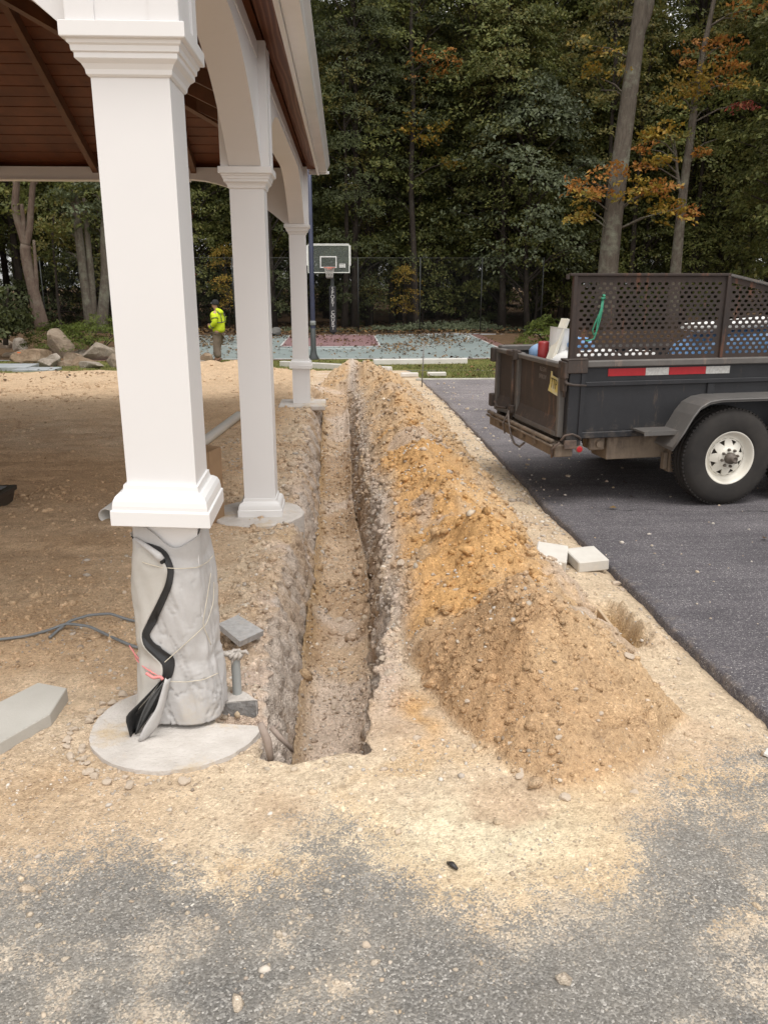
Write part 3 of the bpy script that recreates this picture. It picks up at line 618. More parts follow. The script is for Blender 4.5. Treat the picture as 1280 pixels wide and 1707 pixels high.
i = np.arange(nph*nz).reshape(nz, nph); j = np.roll(i, -1, 1); fw = np.stack([i[:-1], j[:-1], j[1:], i[1:]], -1).reshape(-1, 4)
o = link('fabric', fast_mesh('fabric', Vw, fw, True), fabm, WRAP); sm_ = o.modifiers.new('thick', 'SOLIDIFY'); sm_.thickness = .004; sm_.offset = -1
# the overlapping sheet whose free edge zigzags down the front; edge given in photo pixels on the front of the bag
edge_px = [(222, 893, 0), (268, 926, .012), (281, 950, .014), (276, 975, .012), (262, 1005, .012), (247, 1035, .014), (236, 1058, .016), (240, 1078, .020), (258, 1095, .022), (272, 1108, .022), (272, 1128, .020), (258, 1155, .028), (236, 1178, .045), (216, 1198, .060)]
def on_wrap(px, py, off=.01):
    d = ray(px, py)
    lo, hi = 2.3/d.y, (WC.y)/d.y
    s_ = lo
    for q in range(140):
        s_ = lo+(hi-lo)*q/139; p = CAM+d*s_; phi = math.atan2(p.y-WC.y, p.x-WC.x); z = min(max(p.z, .03), .84)
        if math.hypot(p.x-WC.x, p.y-WC.y) < float(wrap_r(np.array(phi), np.array(z)))+off: return p
    return CAM+d*((WC.y-.03)/d.y)
E = [on_wrap(x, y, o_) for x, y, o_ in edge_px]
def resample(pts, n):
    L_ = [0]
    for a, b_ in zip(pts, pts[1:]): L_.append(L_[-1]+(b_-a).length)
    out = []
    for q in np.linspace(0, L_[-1], n):
        k = min(max(int(np.searchsorted(L_, q)), 1), len(pts)-1); f_ = (q-L_[k-1])/max(L_[k]-L_[k-1], 1e-6); out.append(pts[k-1].lerp(pts[k], f_))
    for _ in range(1): out = [out[0]]+[(out[q-1]+out[q]*2+out[q+1])/4 for q in range(1, n-1)]+[out[-1]]
    return out
E = resample(E, 60)
V_ = []; nU = 26
for e in E:
    phi_e = math.atan2(e.y-WC.y, e.x-WC.x); r_e = math.hypot(e.x-WC.x, e.y-WC.y); phi_l = -pi-.35
    if phi_e > 0: phi_e -= 2*pi
    for q in range(nU):
        u = q/(nU-1); phi = phi_l+(phi_e-phi_l)*u; rb_ = float(wrap_r(np.array(phi), np.array(min(max(e.z, .04), .82))))+.004
        r_ = rb_+(r_e-rb_)*u**5; V_.append((r_*cos(phi), r_*sin(phi), e.z-.035+.03*(1-u)*sin(e.z*5)*0))
i = np.arange(60*nU).reshape(60, nU); ff = np.stack([i[:-1, :-1], i[:-1, 1:], i[1:, 1:], i[1:, :-1]], -1).reshape(-1, 4)
flapm = mat('dirty_fabric', (.50, .475, .44), (.42, .395, .355), .8, 6, 60, .15, .006, stain=((.40, .345, .27), 5, .58)); o = link('fabric_flap', fast_mesh('fabric_flap', V_, ff, True), flapm, WRAP); sm_ = o.modifiers.new('thick', 'SOLIDIFY'); sm_.thickness = .004
# black lining showing along the free edge
wid = np.interp(np.linspace(0, 1, 60), [0, .06, .10, .2, .35, .5, .6, .68, .76, .84, .9, 1], [.004, .020, .030, .022, .026, .028, .034, .046, .030, .040, .060, .03])
V_ = []
nb_ = 7
for k, e in enumerate(E):
    d = ray(640, 853); right = Vector((1, -.05, 0)); w_ = wid[k]
    tang = (E[min(k+1, 59)]-E[max(k-1, 0)]).normalized(); nr = tang.cross(Vector((0, -1, 0))).normalized()
    if nr.x < 0: nr = -nr
    nr = (nr*.45+right*.55).normalized()
    for q in range(nb_):
        u = q/(nb_-1); p = e+nr*w_*u; phi = math.atan2(p.y-WC.y, p.x-WC.x); rb_ = float(wrap_r(np.array(phi), np.array(min(max(p.z, .04), .82))))
        rp = math.hypot(p.x-WC.x, p.y-WC.y); tgt = rb_+.006; r2 = rp+(tgt-rp)*u**1.2-.010*sin(pi*u)
        r2 = max(r2, rb_+.004)
        V_.append((r2*cos(phi), r2*sin(phi), p.z-.035))
i = np.arange(60*nb_).reshape(60, nb_); ff = np.stack([i[:-1, :-1], i[:-1, 1:], i[1:, 1:], i[1:, :-1]], -1).reshape(-1, 4)
o = link('black_lining', fast_mesh('black_lining', V_, ff, True), blackm, WRAP); sm_ = o.modifiers.new('thick', 'SOLIDIFY'); sm_.thickness = .003
# gaping bottom of the seam: two dark leaves and the pale rolled corner
def leafsheet(name, pts_l, pts_r, m, n=14, bulge=.02):
    A_ = resample([Vector(p) for p in pts_l], n); B_ = resample([Vector(p) for p in pts_r], n); V2 = []
    for a, b_ in zip(A_, B_):
        for q in range(6):
            u = q/5; p = a.lerp(b_, u)+Vector((0, bulge*sin(pi*u), 0)); V2.append(p-Vector((WC.x, WC.y, .035)))
    i2 = np.arange(n*6).reshape(n, 6); f2 = np.stack([i2[:-1, :-1], i2[:-1, 1:], i2[1:, 1:], i2[1:, :-1]], -1).reshape(-1, 4)
    o2 = link(name, fast_mesh(name, [tuple(v) for v in V2], f2, True), m, WRAP); q2 = o2.modifiers.new('thick', 'SOLIDIFY'); q2.thickness = .004; return o2
Yf = WC.y-.185
greyl = mat('dark_grey_felt', (.10, .10, .10), (.06, .06, .06), .8, 9, 60, .1)
leafsheet('black_lining', [atY(272, 1130, Yf+.02), atY(232, 1172, Yf-.01), atY(208, 1195, Yf-.015), atY(217, 1228, Yf-.01)], [atY(276, 1132, Yf+.03), atY(262, 1165, Yf+.03), atY(250, 1195, Yf+.03), atY(226, 1226, Yf+.01)], blackm, bulge=.03)
leafsheet('grey_felt', [atY(271, 1138, Yf), atY(248, 1165, Yf-.01), atY(236, 1190, Yf-.012), atY(226, 1222, Yf-.008)], [atY(274, 1140, Yf), atY(262, 1163, Yf-.004), atY(247, 1190, Yf-.004), atY(232, 1216, Yf-.002)], greyl, bulge=.006)
leafsheet('fabric_corner', [atY(277, 1130, Yf-.005), atY(262, 1180, Yf-.03), atY(240, 1212, Yf-.04), atY(231, 1234, Yf-.04)], [atY(284, 1130, Yf+.02), atY(275, 1172, Yf+.0), atY(266, 1206, Yf+.0), atY(244, 1231, Yf-.01)], fabm, bulge=-.012)
# rolled top hem of the flap
h = MB(); h.tube([on_wrap(224, 897, .012), on_wrap(246, 912, .016), on_wrap(264, 926, .018), on_wrap(270, 934, .018)], [.006, .010, .014, .013], 10); h.build('rolled_hem', fabm, WRAP)
h = MB(); h.tube([on_wrap(270, 934, .0195)+Vector((.004, -.004, -.002)), on_wrap(270, 934, .0195)+Vector((.0045, -.0046, -.0022))], .0115, 10); h.build('hem_mouth', blackm, WRAP)
def string(pts, m=string_m, r=.0017, nm='string'):
    P_ = resample([on_wrap(x, y, .034 if nm == 'pink_knot' else .014) for x, y in pts], 5*len(pts)); q = MB(); q.tube(P_, r, 5); return q.build(nm, m, WRAP)
string([(216, 928), (240, 938), (268, 946), (300, 948), (330, 946), (348, 936), (356, 925)])
string([(268, 1110), (296, 1085), (322, 1062), (345, 1040), (356, 1005), (357, 970)])
string([(262, 1128), (280, 1136), (310, 1137), (340, 1133), (364, 1122)])
string([(352, 955), (345, 1000), (338, 1040), (352, 1075)])
string([(222, 1082), (228, 1100), (240, 1112), (258, 1124)], pinkm, .0026, 'pink_string'); string([(216, 1076), (228, 1094), (250, 1118), (270, 1130)], pinkm, .0026, 'pink_string')
string([(244, 1122), (256, 1130), (268, 1128), (272, 1133)], pinkm, .006, 'pink_knot')

# ---- conduit stub with its rag, slab fragment, root, cables
pvcg = mat('grey_pvc', (.36, .37, .36), (.31, .32, .31), .5, 5, 60, .05); rag = mat('dusty_rag', (.55, .50, .45), (.42, .38, .34), .9, 14, 40, .3)
p0 = Vector((-.452, 3.01, .02)); ST = thing('conduit_stub', 'short grey pipe stub standing in the footing with a pale rag tied over its top', 'pipe stub', p0)
m = MB(); m.lathe([(.0185, -.03), (.0185, .165), (.0145, .165), (.0145, .10)], 20, Matrix.Translation(p0)); m.smooth = True; m.build('pipe', pvcg, ST)
m = MB(); m.smooth = True
tp = p0+Vector((0, 0, .17))
for k in range(9):
    a = k*.75; m.tube([tp+Vector((.022*cos(a), .022*sin(a), -.012)), tp+Vector((.03*cos(a+.4), .03*sin(a+.4), .008)), tp+Vector((.012*cos(a+1.2), .012*sin(a+1.2), .012))], [.006, .009, .007], 6)
m.tube([tp+Vector((.0, -.01, .005)), tp+Vector((-.03, -.012, .01)), tp+Vector((-.055, -.004, .012)), tp+Vector((-.05, .01, .006)), tp+Vector((-.02, .012, .008))], [.006, .010, .011, .008, .006], 6)
m.tube([tp+Vector((.01, 0, .01)), tp+Vector((.045, -.01, .02)), tp+Vector((.055, -.012, .008))], [.006, .008, .004], 6); m.tube([tp+Vector((-.005, -.02, 0)), tp+Vector((-.012, -.026, -.03))], [.006, .003], 5)
m.build('rag', rag, ST)
m = MB(); zf = .035
top = [onG(366, 1068), onG(398, 1048), onG(441, 1074), onG(402, 1101)]
top = [Vector((p.x, p.y, .0)) for p in top]; hz = [.05, .03, .035, .065]
m.add([Vector((p.x, p.y, h_)) for p, h_ in zip(top, hz)]+[Vector((p.x-.005, p.y+.01, h_-.032)) for p, h_ in zip(top, hz)], [[0, 1, 2, 3], [4, 5, 6, 7], [0, 1, 5, 4], [1, 2, 6, 5], [2, 3, 7, 6], [3, 0, 4, 7]])
solo(m, 'concrete_fragment', mat('fragment_concrete', (.46, .45, .44), (.34, .33, .32), .9, 30, 60, .5, .01, stain=((.44, .41, .38), 18, .55)), 'broken triangular slab of grey concrete lying behind the pipe stub at the trench edge', 'concrete fragment')
rootm = mat('dusty_root', (.30, .24, .20), (.20, .15, .12), .9, 12, 50, .4)
m = MB(); m.tube([atY(452, 1212, 2.66), atY(466, 1228, 2.64), atY(480, 1242, 2.66), atY(488, 1252, 2.68)], [.010, .011, .009, .006], 7); m.tube([atY(456, 1216, 2.66), atY(463, 1210, 2.66), atY(466, 1204, 2.67)], [.007, .005, .002], 6)
solo(m, 'cut_root', rootm, 'thick pale root cut off where it sticks out over the near end of the trench', 'root')
m = MB(); m.tube([atY(434, 1205, 2.6), atY(446, 1235, 2.58), atY(452, 1268, 2.56)], [.012, .016, .012], 7)
solo(m, 'cut_root', rootm, 'stubby grey root hanging down the trench corner beside the footing', 'root')
cabm = mat('grey_cable', (.20, .21, .215), (.16, .17, .175), .5, 5, 50, 0)
def on_g(px, py, r): p = onG(px, py); z, *_ = terrain(np.array([p.x]), np.array([p.y])); return Vector((p.x, p.y, float(z[0])+r))
def cable(pts, label, lift=None):
    P_ = [on_g(x, y, .012) for x, y in pts]
    for k, h_ in (lift or {}).items(): P_[k].z += h_
    m = MB(); m.tube(resample(P_, 40), .0072, 8); return solo(m, 'grey_cable', cabm, label, 'cable')
cable([(-60, 1072), (0, 1071), (45, 1066), (80, 1056), (112, 1050), (150, 1053), (185, 1066), (214, 1078), (230, 1083)], 'grey cable that runs from the left edge and drops into the pedestal wrap lower down', {4: .02, 5: .02})
cable([(84, 1066), (96, 1056), (118, 1046), (150, 1038), (185, 1035), (214, 1036), (230, 1038)], 'grey cable whose cut end stands up, meeting the wrap higher up', {2: .02, 3: .03, 4: .03})
# ---- slab at the left, pavers on the mound side
pav = mat('paver_concrete', (.60, .57, .52), (.53, .50, .45), .9, 6, 90, .35, .004, stain=((.62, .57, .49), 3, .6), spec=.2)
def slab(px_top, th, name, label, cat, zt=None, m=pav, extra=None, lift=0):
    zg = np.mean([onG(x, y).z for x, y in px_top]); P_ = [atZ(x, y, zg+th+lift) for x, y in px_top]+(extra or [])
    mb = MB(); n = len(P_); c0 = sum(P_, Vector())/n; ins = [p.lerp(c0, .02) for p in P_]
    mb.add(ins+[p-Vector((0, 0, .004)) for p in P_]+[p-Vector((0, 0, th+lift+.02)) for p in P_], [list(range(n))]+[[k, (k+1) % n, n+(k+1) % n, n+k] for k in range(n)]+[[n+k, n+(k+1) % n, 2*n+(k+1) % n, 2*n+k] for k in range(n)]+[list(range(2*n, 3*n))])
    return solo(mb, name, m, label, cat)
slab([(-70, 1205), (65, 1137), (112, 1146), (84, 1190), (0, 1238), (-80, 1282)], .06, 'concrete_slab', 'thick grey concrete slab with clipped corners lying flat on the dirt left of the wrapped pedestal', 'slab', m=mat('slab_concrete', (.47, .45, .41), (.42, .40, .36), .9, 3, 90, .3, .004, stain=((.52, .50, .46), 2, .62), spec=.2))
def brickpaver(px, py, wd, dp, th, rz, tx, ty, label):
    p = onG(px, py); z = float(terrain(np.array([p.x]), np.array([p.y]))[0][0]); mb = MB(); mb.box((0, 0, 0), (wd, dp, th), .006, Euler((tx, ty, rz)).to_matrix())
    mb.v = [v+Vector((p.x, p.y, z+th*.72)) for v in mb.v]; return solo(mb, 'concrete_paver', pav, label, 'paver')
brickpaver(917, 946, .19, .235, .085, R_(-16), R_(8), R_(5), 'grey concrete paver tilted against the dirt mound, left one of the two')
brickpaver(976, 945, .195, .235, .07, R_(6), R_(3), R_(-3), 'grey concrete paver lying level beside the driveway edge, right one of the two')
# ================================================================== DUMP TRAILER  (local frame: x forward, y to the far side, z up)
def rust_mat(name, c1, c2, rust, thr, dust, rough=.55, scr=.0, metal=0):
    m, t, b, _ = nodes_of(name); P = ocoord(t)
    c = mixc(t, ramp(t, noise(t, 3, 6, .7, P), [(.35, (0, 0, 0)), (.7, (1, 1, 1))]), c1, c2)
    mp = N(t, 'Mapping'); mp.inputs['Scale'].default_value = (5, 5, .9); L(t, P, mp.inputs['Vector'])
    g = noise(t, 2.2, 7, .75, mp.outputs[0]); c = mixc(t, ramp(t, g, [(thr, (0, 0, 0)), (thr+.10, (1, 1, 1))]), c, rust)
    sx = N(t, 'SeparateXYZ'); L(t, P, sx.inputs[0])
    low = mth(t, 'ADD', mth(t, 'MULTIPLY', mth(t, 'SUBTRACT', .72, sx.outputs[2]), 2.2), mth(t, 'MULTIPLY', mth(t, 'SUBTRACT', noise(t, 6, 6, .75, P), .5), 2.4))
    c = mixc(t, mth(t, 'MULTIPLY', ramp(t, low, [(.25, (0, 0, 0)), (.85, (1, 1, 1))]), .75), c, dust)
    mp2 = N(t, 'Mapping'); mp2.inputs['Scale'].default_value = (3, 3, 40); mp2.inputs['Rotation'].default_value = (0, .25, 0); L(t, P, mp2.inputs['Vector'])
    if scr: c = mixc(t, mth(t, 'MULTIPLY', ramp(t, noise(t, 3, 4, .8, mp2.outputs[0]), [(.66, (0, 0, 0)), (.72, (1, 1, 1))]), scr), c, (.30, .29, .27))
    L(t, c, b.inputs['Base Color']); b.inputs['Roughness'].default_value = rough; b.inputs['Metallic'].default_value = metal
    bump(t, b, noise(t, 45, 5, .7, P), .15, .004); return m
blk = rust_mat('worn_black_paint', (.011, .011, .013), (.020, .020, .023), (.07, .05, .038), .58, (.13, .10, .075), .6, .3)
brn = rust_mat('rusty_brown_steel', (.060, .044, .036), (.038, .029, .024), (.13, .075, .050), .55, (.19, .125, .09), .75, .28)
gratem = rust_mat('rusty_grate', (.030, .023, .020), (.052, .034, .027), (.13, .055, .03), .56, (.10, .055, .042), .85)
railm = rust_mat('scuffed_rail', (.13, .12, .11), (.08, .07, .062), (.20, .15, .12), .55, (.15, .12, .10), .6, .3)
framem = rust_mat('dusty_frame', (.10, .075, .056), (.16, .12, .088), (.22, .165, .12), .5, (.20, .15, .105), .8)
fendm = rust_mat('grey_fender', (.115, .107, .10), (.085, .08, .075), (.17, .15, .13), .58, (.15, .13, .115), .5, .2)
tyrem = mat('dusty_tyre', (.026, .024, .023), (.045, .040, .036), .85, 3, 40, .2, stain=((.07, .06, .05), 4, .6), spec=.2)
rimm = mat('cream_rim', (.70, .665, .59), (.62, .58, .50), .45, 4, 40, .05, stain=((.42, .33, .24), 9, .66))
hubm = mat('greasy_hub', (.13, .105, .085), (.075, .06, .05), .6, 12, 60, .3)
redr = mat('red_reflector', (.42, .018, .024), (.36, .016, .02), .3, 20, 90, 0); whr = mat('white_reflector', (.55, .54, .51), (.40, .39, .37), .4, 60, 200, .3)
TRX, TRY, TRZ, TRR = 1.709, 6.225, float(gz(6.3))+.032, R_(9.25)
TL = thing('dump_trailer', 'rusty black dump trailer with mesh sides parked on the asphalt driveway', 'trailer', (TRX, TRY, TRZ), TRR)
LN, WD = 3.66, 1.53
def tb(name, m, f, parent=TL):
    q = MB(); f(q); return q.build(name, m, parent, world=False)
def side(y0, sgn, near):
    def f(q):
        q.box2((.135, y0, .60), (LN, y0+sgn*.035, 1.098)); q.box2((.14, y0-sgn*.025, .955), (LN, y0-sgn*.001, .990), .004)
        for k in range(1, 4): q.box2((LN*k/4+.28, y0-sgn*.018, .60), (LN*k/4+.34, y0-sgn*.001, .954), .004)
        q.box2((.13, y0-sgn*.012, .545), (LN, y0+sgn*.06, .597), .006)
    s_ = tb('side_panel', blk, f)
    tb('top_rail', railm, lambda q: q.box2((-.01, y0-sgn*.035, 1.10), (LN, y0+sgn*.055, 1.152), .008), s_)
    def post(q):
        q.box2((0, y0-sgn*.03, .47), (.128, y0+sgn*.07, 1.098), .006)
        q.box2((.095, y0-sgn*.040, .56), (.13, y0-sgn*.031, 1.08))
    tb('corner_post', blk, post, s_)
    return s_
SP = side(0, 1, True); side(WD, -1, False)
def cap_(q): q.box2((-.03, -.05, 1.06), (.14, -.031, 1.172), .006); q.box2((-.05, -.045, 1.02), (-.012, .08, 1.15), .006); q.box2((-.04, -.05, 1.153), (.13, .07, 1.168), .004)
tb('corner_bracket', brn, cap_)
def hinge(q):
    q.box2((-.045, -.03, .92), (-.012, .05, 1.03), .006); q.tube([(-.03, -.035, 1.0), (-.03, -.05, .985), (.02, -.058, .975), (.13, -.058, .967)], [.014, .014, .010, .008], 6); q.tube([(-.03, -.02, .88), (-.03, -.02, 1.06)], .013, 8)
tb('hinge', brn, hinge)
hx = [(0.331, .648, redr), (.648, .848, whr), (.848, 1.171, redr), (1.171, 1.384, whr), (1.95, 2.26, redr), (2.26, 2.46, whr), (2.46, 2.77, redr), (2.77, 2.97, whr)]
for a, b_, m_ in hx: tb('reflective_tape', m_, lambda q: q.box2((a, -.0045, 1.028), (b_-.002, -.001, 1.086)))
tb('bed_floor', brn, lambda q: q.box2((.02, .07, .575), (LN, WD-.07, .60))); tb('front_wall', blk, lambda q: q.box2((LN-.05, .04, .602), (LN-.002, WD-.04, 1.25)))
# chassis
def fr(q):
    for y in (.34, WD-.34): q.box2((.34, y-.04, .40), (LN+1.2, y+.04, .548), .006)
    for x in (.62, 1.72, 2.6, 3.4): q.box2((x, .38, .42), (x+.06, WD-.38, .54))
tb('chassis', framem, fr)
def cb_(q): q.box2((.40, .06, .35), (1.05, .33, .555), .006); q.box2((.395, .05, .545), (1.05, .06, .56))
tb('side_box', framem, cb_); tb('bracket', framem, lambda q: (q.box2((.25, .065, .43), (.385, .095, .54), .01), q.lathe([(.0, .0), (.03, .0), (.03, .02), (0, .02)], 10, Matrix.Translation((.33, .062, .485)) @ Matrix.Rotation(pi/2, 4, 'X'))))
def ds(q): q.box2((.92, -.02, .24), (.98, .05, .42), .004); q.box2((.88, .0, .26), (.915, .05, .40), .004)
tb('spring_hanger', framem, ds)
def bump_(q):
    q.box2((-.075, -.01, .405), (.075, WD+.01, .50), .006)
    q.tube([(-.09, .02, .53), (-.09, WD, .53)], .018, 8); q.tube([(-.10, .0, .495), (-.105, WD, .50)], .012, 6)
    q.box2((-.07, .08, .456), (.06, WD-.05, .52), .004)
    for y in (.35, .62, .9, 1.2): q.box2((-.105, y, .44), (-.076, y+.06, .53), .004)
tb('rear_bumper', framem, bump_)
def lid(q):
    q.box2((-.02, -.055, .475), (.085, -.032, .545), .005); q.tube([(-.05, -.045, .545), (-.02, -.052, .585), (.04, -.055, .595), (.10, -.05, .57), (.12, -.045, .545)], .009, 6); q.tube([(-.05, -.04, .53), (-.10, .0, .47), (-.085, .02, .40)], .010, 6)
tb('latch', brn, lid)
mk = tb('marker_lamp', framem, lambda q: q.lathe([(.0, .0), (.030, .0), (.030, .012), (.0, .012)], 18, Matrix.Translation((.115, -.032, .47)) @ Matrix.Rotation(pi/2, 4, 'X')))
tb('lens', redr, lambda q: q.lathe([(.024, .0), (.024, .014), (.018, .016), (.0, .017)], 18, Matrix.Translation((.115, -.033, .47)) @ Matrix.Rotation(pi/2, 4, 'X')), mk)
# rear doors
def door(name, y0, y1, ang, hingey):
    M_ = Matrix.Translation((-.012, hingey, 0)) @ Matrix.Rotation(ang, 4, 'Z') @ Matrix.Translation((.012, -hingey, 0))
    def p(f):
        def g(q):
            f(q); q.v = [M_ @ v for v in q.v]
        return g
    d_ = tb(name, brn, p(lambda q: (q.box2((-.012, y0+.04, .70), (.0, y1-.04, 1.09)), q.add([(-.012, y0+.04, .70), (-.012, y1-.04, .70), (-.05, y1-.04, .60), (-.05, y0+.04, .60), (0, y0+.04, .70), (0, y1-.04, .70), (0, y1-.04, .60), (0, y0+.04, .60)], [[0, 1, 2, 3], [4, 5, 6, 7], [0, 1, 5, 4], [2, 3, 7, 6], [1, 2, 6, 5], [0, 3, 7, 4]]))))
    tb('door_frame', railm, p(lambda q: (q.box2((-.045, y0, .555), (.01, y0+.045, 1.12), .005), q.box2((-.045, y1-.045, .555), (.01, y1, 1.12), .005), q.box2((-.05, y0-.002, 1.091), (.012, y1+.002, 1.128), .006), q.box2((-.052, y0+.046, .555), (.01, y1-.046, .598), .005))), d_)
    return d_, p
D1, pn = door('rear_door', .035, .985, 0, .035)
D2, pf = door('rear_door', 1.0, WD-.005, R_(4), WD)
tb('door_latch', brn, pn(lambda q: (q.tube([(-.06, 1.0, .50), (-.065, 1.0, 1.16)], .014, 8), q.box2((-.10, .95, 1.10), (-.01, 1.10, 1.15), .008), q.box2((-.085, .96, .60), (-.05, 1.03, .67), .006), q.box2((-.09, .93, 1.07), (-.05, .98, 1.16), .006), q.tube([(-.06, 1.15, .62), (-.075, 1.35, .60), (-.07, WD-.1, .64)], .012, 6))), D2)
tb('door_hinge', brn, lambda q: q.box2((-.08, WD-.02, .58), (-.01, WD+.05, .70), .008), D2); tb('door_hinge', brn, lambda q: q.box2((-.08, WD-.02, 1.0), (-.01, WD+.05, 1.13), .008), D2)
chm = mat('chain_steel', (.16, .13, .11), (.09, .07, .06), .6, 20, 60, .2)
tb('safety_chain', chm, lambda q: (q.tube([(-.10, .98, .62), (-.115, .93, .55), (-.11, .86, .42), (-.10, .80, .36), (-.09, .70, .35), (-.08, .62, .40)], .010, 6), q.tube([(-.08, 1.0, .62), (-.12, 1.05, .50), (-.11, 1.02, .41)], .008, 6)), D1)
# licence plate, bent, with its own print
plm = mat('plate_yellow', (.62, .50, .16), (.60, .55, .36), .5, 9, 40, 0, lo=.45, hi=.55); txm = mat('plate_ink', (.10, .075, .03), None, .6, 5, 40, 0)
PLM = Matrix.Translation((-.030, .165, .96)) @ Matrix.Rotation(R_(-90), 4, 'Z') @ Matrix.Rotation(R_(90), 4, 'X') @ Matrix.Rotation(R_(-4), 4, 'Z')
pl = MB(); pl.add([PLM @ Vector(v) for v in ((-.098, -.072, .012), (.085, -.085, .004), (.085, .045, 0), (.03, .052, .001), (-.055, .055, .002), (-.062, .085, .003), (-.085, .085, .004), (-.085, -.01, .005))], [[0, 1, 2, 3, 4, 7], [4, 5, 6, 7]])
PLO = pl.build('licence_plate', plm, D1, world=False); q_ = PLO.modifiers.new('thick', 'SOLIDIFY'); q_.thickness = .002
def text(name, body, size, M_, m_, parent, ext=.0006, ls=1.0, align='CENTER'):
    cu = bpy.data.curves.new(name, 'FONT'); cu.body = body; cu.size = size; cu.align_x = align; cu.align_y = 'CENTER'; cu.extrude = ext; cu.space_line = ls; cu.resolution_u = 3
    o = bpy.data.objects.new(name, cu); COL.objects.link(o); bpy.context.view_layer.update(); me = bpy.data.meshes.new_from_object(o.evaluated_get(bpy.context.evaluated_depsgraph_get()))
    bpy.data.objects.remove(o); me.name = name; me.materials.clear(); o = link(name, me, m_, parent); o.matrix_local = M_; return o
tt = text('plate_lettering', 'TTP', .115, PLM @ Matrix.Translation((-.005, -.005, .0085)) @ Matrix.Scale(.62, 4, (1, 0, 0)), txm, PLO)
chalk = mat('faded_lettering', (.22, .19, .17), (.15, .13, .115), .9, 60, 60, 0)
LM = Matrix.Translation((-.0128, .46, 1.01)) @ Matrix.Rotation(R_(-90), 4, 'Z') @ Matrix.Rotation(R_(90), 4, 'X')
text('door_lettering', 'REGN\nSFROV', .052, LM, chalk, D1, ls=1.15)
# mesh sides with real oblong holes
def grate(x0, x1, z0, ztop, name, y, parent, px=.0570, pz=.0328, hw=.0180, hh=.0105, mrg=.025):
    q = MB(); V_, F_ = [], []
    nr = int((ztop(x0)-z0-2*mrg)/pz); r_ = 0
    def hexa(cx, cz): return [(cx-hw, cz), (cx-hw*.62, cz-hh), (cx+hw*.62, cz-hh), (cx+hw, cz), (cx+hw*.62, cz+hh), (cx-hw*.62, cz+hh)]
    idx_ = {}
    for r in range(nr):
        cz = z0+mrg+pz*(r+.5); off = (r % 2)*px/2; n = int((x1-x0-2*mrg-off)/px)
        xl_ = x0+mrg+off
        for k in range(n):
            cx = xl_+px*(k+.5)
            if cz+pz > ztop(cx+px/2)-.012: continue
            b_ = len(V_); H = hexa(cx, cz); B = [(cx-px/2, cz), (cx-px/2, cz-pz/2), (cx+px/2, cz-pz/2), (cx+px/2, cz), (cx+px/2, cz+pz/2), (cx-px/2, cz+pz/2)]
            for (u, v) in H+B: V_.append((u, y, v))
            for (u, v) in H: V_.append((u, y+.005, v))
            for e in range(6):
                F_.append([b_+6+e, b_+6+(e+1) % 6, b_+(e+1) % 6, b_+e]); F_.append([b_+e, b_+(e+1) % 6, b_+12+(e+1) % 6, b_+12+e])
        # solid bits at the row ends
        zz0, zz1 = cz-pz/2, cz+pz/2
        xe = xl_+px*n
        for a_, c_ in ((x0, xl_), (xe, x1)):
            b_ = len(V_); V_ += [(a_, y, zz0), (c_, y, zz0), (c_, y, min(zz1, ztop(c_))), (a_, y, min(zz1, ztop(a_)))]; F_.append([b_, b_+1, b_+2, b_+3])
    for zz0, zz1 in ((z0, z0+mrg), ):
        b_ = len(V_); V_ += [(x0, y, zz0), (x1, y, zz0), (x1, y, zz1), (x0, y, zz1)]; F_.append([b_, b_+1, b_+2, b_+3])
    zt_ = z0+mrg+pz*nr; b_ = len(V_)
    if abs(ztop(x0)-ztop(x1)) < .01: V_ += [(x0, y, zt_), (x1, y, zt_), (x1, y, ztop(x1)), (x0, y, ztop(x0))]; F_.append([b_, b_+1, b_+2, b_+3])
    else: V_ += [(x0, y, zt_-.005), (x0, y, ztop(x0)), (x1, y, ztop(x1)), (x1, y, ztop(x1)-.05)]; F_.append([b_, b_+1, b_+2, b_+3])
    q.add(V_, F_); return q.build(name, gratem, parent, world=False)
ZR = 1.152; flat = lambda x: 1.775
slope = lambda x: 1.775-.205*(x-1.29)
for y in (.012,):
    g1 = grate(.03, 1.28, ZR, flat, 'mesh_panel', y, TL); g2 = grate(1.30, 3.4, ZR, slope, 'mesh_panel', y, TL)
    sg = -1 if y < 1 else 1
    tb('mesh_frame', gratem, lambda q: (q.box2((.0, y-.018, ZR), (.03, y+.018, 1.785), .003), q.box2((-.03, y-.02, 1.775), (1.30, y+.02, 1.795), .003), q.box2((1.275, y-.02, ZR), (1.305, y+.016, 1.774), .003), q.box2((-.055, y-.01, 1.75), (-.031, y+.012, 1.785), .003)), g1)
    def sl_(q):
        a_ = MB(); q.add([(1.30, y-.02, 1.776), (1.30, y+.02, 1.776), (3.42, y+.02, 1.342), (3.42, y-.02, 1.342), (1.30, y-.02, 1.793), (1.30, y+.02, 1.793), (3.42, y+.02, 1.36), (3.42, y-.02, 1.36)], [[0, 1, 2, 3], [4, 5, 6, 7], [0, 3, 7, 4], [1, 2, 6, 5], [2, 3, 7, 6], [0, 1, 5, 4]])
        q.box2((3.39, y-.02, ZR), (3.42, y+.018, 1.34), .003)
    tb('mesh_frame', railm, sl_, g2)
